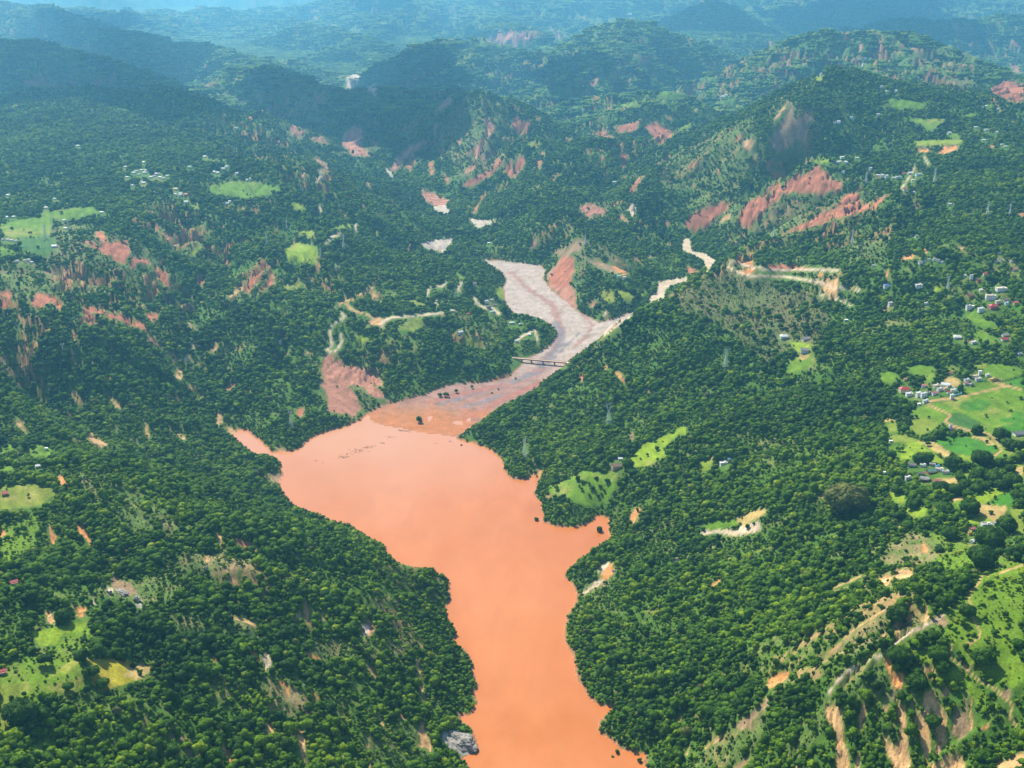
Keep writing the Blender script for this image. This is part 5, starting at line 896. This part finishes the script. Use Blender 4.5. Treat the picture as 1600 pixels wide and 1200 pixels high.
# ------------------------------------------------------------------ bridge
zd = zbed(2650) + 7.0
def unz(u, v, z): a, t_ = ray(u, v); y = (CAM_H - z) / t_; return Vector((a * y, y, z))
A_, B_ = unz(801, 559, zd), unz(886, 566.3, zd); e = empty('road_bridge', ((A_ + B_) / 2), math.atan2(B_.y - A_.y, B_.x - A_.x)); L = (B_ - A_).length / 2; e.location.z = 0
conc, steel = paintmat((.75, .56, .40)), paintmat((.30, .12, .085))
MB().box(-L, L, -3.8, 3.8, zd - .5, zd).build('deck', conc, e)
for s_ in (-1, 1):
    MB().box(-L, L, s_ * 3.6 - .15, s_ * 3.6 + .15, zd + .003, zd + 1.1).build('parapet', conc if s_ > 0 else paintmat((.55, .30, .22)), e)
    MB().box(-L * .83, L * .99, s_ * 2.4 - .3, s_ * 2.4 + .3, zd - 2.1, zd - .503).build('girder', steel, e)
for fx in (-.66, -.30, .12, .55):
    q = MB(); q.box(L * fx - 1, L * fx + 1, -3.2, 3.2, zbed(2600) - 4, zd - 3.0); q.box(L * fx - 1.5, L * fx + 1.5, -3.9, 3.9, zd - 2.99, zd - 2.103); q.build('pier', paintmat((.42, .30, .24)), e)
for s_ in (-1, 1): MB().box(s_ * (L + 3.02) - 3, s_ * (L + 3.02) + 3, -4.4, 4.4, zd - 9, zd - .05).build('abutment', conc, e)
tag(e, 'long low road bridge on four piers across the gravel riverbed', 'bridge')
# ------------------------------------------------------------------ power pylons
GALV = paintmat((.68, .72, .66), .5, .1)
def pylon(u, v, top, rz, label, wide=True, group=None):
    p = hit(u, v)
    if p is None: return
    dist = math.hypot(p.y, CAM_H - p.z); H = min(56, (v - top) * dist / FPX / .94); e = empty('power_pylon', p, rz); b0 = H * .095; wst = H * .024; zw = H * .6; r_ = max(.17, dist / FPX * .2); r2 = r_ * .6
    cs = [(-1, -1), (1, -1), (1, 1), (-1, 1)]
    for sx, sy in cs: MB().bar((sx * b0, sy * b0, -1.5), (sx * wst, sy * wst, zw), r_, r_ * .8).build('leg', GALV, e)
    q = MB(); lv = [0, .12, .22, .31, .39, .46, .53, .6]
    def w_(t_): return b0 + (wst - b0) * t_ / .6
    for a, b2 in zip(lv[:-1], lv[1:]):
        for k in range(4):
            c0, c1 = cs[k], cs[(k + 1) % 4]
            q.bar((c0[0] * w_(a), c0[1] * w_(a), a * H), (c1[0] * w_(b2), c1[1] * w_(b2), b2 * H), r2); q.bar((c1[0] * w_(a), c1[1] * w_(a), a * H), (c0[0] * w_(b2), c0[1] * w_(b2), b2 * H), r2); q.bar((c0[0] * w_(b2), c0[1] * w_(b2), b2 * H), (c1[0] * w_(b2), c1[1] * w_(b2), b2 * H), r2)
    q.build('lattice_bracing', GALV, e)
    if wide:
        hw, zc_, zp = H * .105, H * .82, H
        for s_ in (-1, 1):
            q = MB()
            for sy in (-1, 1): q.bar((s_ * wst, sy * wst, zw), (s_ * hw, sy * wst * .8, zc_), r_); q.bar((s_ * wst * .2, sy * wst, zw + .02 * H), (s_ * hw * .6, sy * wst * .8, zc_), r2)
            for t_ in (.25, .5, .75): q.bar((s_ * (wst + (hw - wst) * t_), -wst, zw + (zc_ - zw) * t_), (s_ * hw * .6 * t_, wst, zw + (zc_ - zw) * (t_ + .1)), r2)
            q.build('window_arm', GALV, e)
            q = MB(); q.bar((s_ * hw * .8, 0, zc_), (s_ * hw * 1.15, 0, zp), r_ * .9, r2); q.bar((s_ * hw * 1.3, 0, zc_ + .02 * H), (s_ * hw * 1.15, 0, zp), r2); q.build('earth_peak', GALV, e)
        q = MB(); X_ = H * .21
        for sy in (-1, 1): q.bar((-X_, 0, zc_ + .01 * H), (X_, 0, zc_ + .01 * H), r_)if sy < 0 else q.bar((-X_, 0, zc_ + .01 * H), (-hw, sy * wst, zc_ + .045 * H), r2).bar((-hw, sy * wst, zc_ + .045 * H), (hw, sy * wst, zc_ + .045 * H), r_).bar((hw, sy * wst, zc_ + .045 * H), (X_, 0, zc_ + .01 * H), r2)
        for k in range(8): t0 = -hw + k * hw / 4; q.bar((t0, 0, zc_ + .01 * H), (t0 + hw / 4, wst, zc_ + .045 * H), r2)
        q.build('crossarm', GALV, e)
    else:
        for sx, sy in cs: pass
        q = MB()
        for sx, sy in cs: q.bar((sx * wst, sy * wst, zw), (sx * wst * .5, sy * wst * .5, H * .95), r_ * .8)
        for k in range(6): z = zw + k * H * .06; q.bar((-wst, -wst, z), (wst, wst, z + H * .06), r2); q.bar((wst, -wst, z), (-wst, wst, z + H * .06), r2)
        q.bar((0, 0, H * .9), (0, 0, H), r_, r2); q.build('mast', GALV, e)
        for z, hx in ((.64, .13), (.76, .15), (.88, .12)): MB().bar((-hx * H, 0, z * H), (0, 0, (z + .02) * H), r2, r_).bar((0, 0, (z + .02) * H), (hx * H, 0, z * H), r_, r2).bar((-hx * H, 0, z * H), (hx * H, 0, z * H), r2).build('crossarm', GALV, e)
    tag(e, label, 'pylon', group)
for a in ((1133.5,575,542,.5,'tall lattice pylon below the brownish young pine stand',True),(950.5,668,625,.6,'lattice pylon with forked top on the wooded slope above the lake narrows',True),(819.5,716,682,1.2,'slender lattice pylon close to the shore of the wooded point',True),(455,671,638,1.0,'lattice pylon in the forest above the muddy inlet',True),(99,553,535,.4,'lattice pylon in dense forest on the far left slope below the red scars',True),(914.5,382,366,.3,'lattice pylon on the bare red ridge above the gravel confluence',False),(1480,455,429,.6,'lattice pylon rising beside the small green field right of the lone white house',True),(1331,382,360,.2,'thin lattice pylon on the slope above the winding road',False),(1209,374,355,.2,'thin lattice pylon at the foot of the long red landslide',False),(1542,341,315,.1,'left one of the two tall pylons on the far right hillside',False),(1577,340,318,.1,'right one of the two tall pylons on the far right hillside',False),(417,384,365,.2,'leftmost thin pylon on the forested slope left of the lime terraces',False),(448,357,343,.2,'thin pylon just above the lime terraces on the left slope',False),(537,388,366,.2,'thin pylon beside the short pale road on the left slope',False),(501,403,387,.3,'thin pylon at the lower end of the lime terraces',False),(711,468,454,.2,'thin pylon above the valley road',False),(71,373,351,.2,'lattice pylon standing in the left plateau field',False),(107,359,345,.2,'smaller pylon at the right edge of the left plateau field',False),(1353,286,268,.2,'thin pylon left of the hamlet by the pale track',False),(1460,286,263,.2,'thin pylon right of the blue-roofed house on the far slope',False)): pylon(*a[:5], wide=a[5])
# ------------------------------------------------------------------ trees standing alone
def lone(u, v, dpx, tint, label, group=None, kind=0, z=None, cat='tree', name='broadleaf_tree', sz=1.0):
    p = hit(min(max(u, 1), 1599), v)
    if p is None: return
    dist = math.hypot(p.y, CAM_H - p.z); s = dpx * dist / FPX * 1.12
    return make_tree(p.x, p.y, s, kind % NP, tint, (u * 7.3) % 6.28, sz, label, group, p.z - .04 * s if z is None else z, cat, name, hero=dpx > 13)
LT = [(v1, 7.273, '''50 40 60 .2;230 95 85 .15;290 130 80 .2;375 75 45 .2;180 235 65 .1;250 205 70 .15;450 300 70 .15;490 325 60 .2;550 305 80 .25;650 280 110 .08;680 200 60 .2;790 275 60 .2;870 245 60 .5;960 270 60 .3;1065 225 115 .05;1330 280 160 .12;1270 420 42 .15;1110 550 190 .06;400 550 130 .25;490 545 140 .25;790 605 170 .1;870 640 120 .15;960 625 90 .3;770 515 50 .15;85 335 42 .2;255 590 60 .2;1330 600 110 .2;1440 665 100 .1;1550 530 110 .05;1430 390 130 .15;1520 410 130 .12;1080 730 170 .3;1250 770 160 .25;1460 800 170 .2;1330 850 120 .1;870 770 100 .25;930 850 130 .1;1050 890 110 .35;810 905 140 .2;660 885 160 .03;580 1005 115 .75;740 1000 90 .2;300 890 110 .25;430 940 110 .3;320 1080 120 .15;150 910 100 .2;950 960 100 .3;970 1100 190 .15;1270 990 58 .2;1230 1160 60 .3;1520 975 130 .1;1190 1062 38 .2;700 1120 150 .2;1160 860 100 .3;90 505 100 .2;110 740 110 .15''', 'broadleaf tree among the village fields', 'trees dotted between the village fields'),
 (b5, 4, '135 850 165 .02;75 755 35 .1;875 600 38 .3;645 670 70 .3;400 250 95 .02;590 590 60 .2;180 300 80 .15;150 735 40 .1;430 690 60 .3', 'broadleaf tree beside the lower left meadows', 'trees round the lower left meadows'),
 (b3, 4, '505 645 38 .15;410 590 38 .1;590 600 38 .15;525 585 30 .2;535 695 25 .2;435 655 22 .2;845 440 24 .1;905 400 32 .1;805 465 16 .2;725 500 60 .1;575 665 20 .2;480 620 26 .3;1405 895 30 .15;1470 890 34 .12;1425 870 24 .3;1510 870 26 .2', 'small tree on the lakeside meadows', 'small trees of the lakeside meadows'),
 (b8, 4, '1245 215 80 .1;1045 370 60 .15;1060 490 120 .2;1350 500 120 .25;800 235 110 .05;930 660 110 .08;1030 905 80 .2;1150 60 70 .15;1085 560 80 .3;810 490 110 .15;1340 1120 90 .3;1170 330 40 .3;1420 350 40 .2;1240 440 40 .2;1480 240 50 .25;1390 40 50 .2;1560 420 60 .3', 'broadleaf tree on the grassy trail slope', 'trees scattered on the grassy trail slope'),
 (b4, 4, '1335 1080 150 .03;1380 960 150 .08;1260 770 105 .1;1485 880 110 .12;780 770 60 .2;1560 1050 110 .05;1130 930 90 .2', 'broadleaf tree near the lower right clearing', 'trees round the lower right clearing')]
for bs, sc3, s, lb, gp in LT:
    for q in s.split(';'):
        x, y, d, ti = map(float, q.split()); tw = 'very dark' if ti < .07 else 'dark green' if ti < .22 else 'mid green' if ti < .5 else 'bright lime'
        sw = 'big ' if d / sc3 > 17 else ''
        lone(bs[0] + x / sc3, bs[1] + (y + d * .42) / sc3, d / sc3, ti * .8 + .05, sw + tw + ' ' + lb, sw + tw + ' ' + gp, int(x + y) % 8)
lone(1322, 797, 52, .98, 'large bare-looking grey-brown tree towering over the green forest', None, 1, cat='tree', sz=.9)
for u, v, d, lb in ((654.5, 660, 11, 'rounded tree standing alone in the shallow orange water'), (687, 620, 7, 'left one of two small trees on the flooded upper shore'), (697, 620, 9, 'wider one of two small trees on the flooded upper shore'), (713, 614, 8, 'dark round tree on the mud below the forest bank'), (737, 607, 7, 'small tree at the foot of the forest bank by the delta'), (689, 700, 2.6, 'tiny bush poking from the water near the right shore'), (702, 700.5, 3.2, 'small dark bush poking from the water'), (721, 697, 4.5, 'dark shrub in the water off the wooded point'), (936, 832, 11, 'half drowned round tree in the right-hand bay'), (837.5, 814, 7, 'small drowned tree off the meadow point'), (964, 1178, 10, 'drowned tree clump off the lower right shore'), (957, 1185, 5.5, 'small drowned bush beside the tree clump off the lower right shore'), (951, 1178, 2.6, 'tiny drowned twig bush farthest from the lower right shore'), (999, 1191, 8, 'drowned bush hugging the lower right shore'), (778, 609, 3.5, 'small lone shrub on the grey mudflat'), (769, 615, 3.5, 'second small lone shrub on the grey mudflat'), (806, 592, 3.6, 'small dark shrub on the mud below the bridge'), (835, 606, 3, 'small shrub by the right bank of the mudflat')):
    lone(u, v, d, .22, lb, None, 6 if d < 5 else int(u) % 6, cat='tree' if d > 5 else 'shrub', name='broadleaf_tree' if d > 5 else 'shrub')
# ------------------------------------------------------------------ rocks
RK, rt, rb = new_mat('rock'); geo = rt.nodes.new('ShaderNodeNewGeometry'); rt.links.new(ramp(rt, noise(rt, .35, 6, geo.outputs['Position'], .7), .35, .65, (.10, .095, .09), (.42, .38, .31)), rb.inputs['Base Color']); rb.inputs['Roughness'].default_value = .9
for k, (u, v, wx, h_, lb) in enumerate(((722, 1158, 46, 15, 'grey slabby rock face dipping into the orange water'), (172, 926, 11, 16, 'pale upright rock on the left edge of the cliff in the forest'), (215, 938, 15, 20, 'pale craggy cliff on the right of the brown outcrop'), (190, 925, 24, 10, 'brown streaked outcrop between the two pale crags'), (322, 890, 9, 12, 'thin pale crag standing among trees below the ridge'), (960, 892, 8, 5, 'weathered rock at the top of the shore landslide'), (566, 983, 9, 12, 'pale rock beside the brown slip in the forest'))):
    p = hit(u, v); d = math.hypot(p.y, CAM_H - p.z) / FPX; vv, f = ico(4); n_ = vv; q = fbm(n_[:, 0] * 1.6 + k * 9, n_[:, 1] * 1.6 + n_[:, 2] * 1.3, 4, 7 + k); step = np.round(vv[:, 2] * 3 + vv[:, 0]) / 3
    vv = vv * (1 + .55 * q[:, None]) * np.array([wx * d * .5, wx * d * .3, h_ * d * .5]); vv[:, 0] += step * wx * d * .06
    o = bpy.data.objects.new('rock_outcrop', mesh_np('rock_outcrop', vv, f, RK, smooth=False)); o.location = p; o.rotation_euler = (.35, .2, -.5); COL.objects.link(o); tag(o, lb, 'rock')
# driftwood and leaf litter afloat
q = MB(); r = random.Random(4)
for (u, v, n, sp) in ((535, 714, 30, 7), (560, 704, 34, 7), (575, 699, 18, 5), (596, 692, 8, 2), (612, 683, 16, 4), (626, 672, 16, 4), (634, 674, 18, 4), (681, 693, 4, 2), (704, 690, 8, 3), (547, 709, 10, 6), (500, 722, 5, 8), (585, 696, 6, 4)):
    for k in range(n):
        p = unz(u + r.gauss(0, sp), v + r.gauss(0, sp * .22), .12); a = r.uniform(0, 3.14); l = r.uniform(1, 4.5); dx = Vector((math.cos(a) * l, math.sin(a) * l, r.uniform(-.1, .25))); q.bar(p - dx / 2, p + dx / 2, r.uniform(.12, .4))
tag(q.build('driftwood_debris', BM_), 'lines of dark driftwood and debris afloat on the orange lake', None, None, 'stuff')
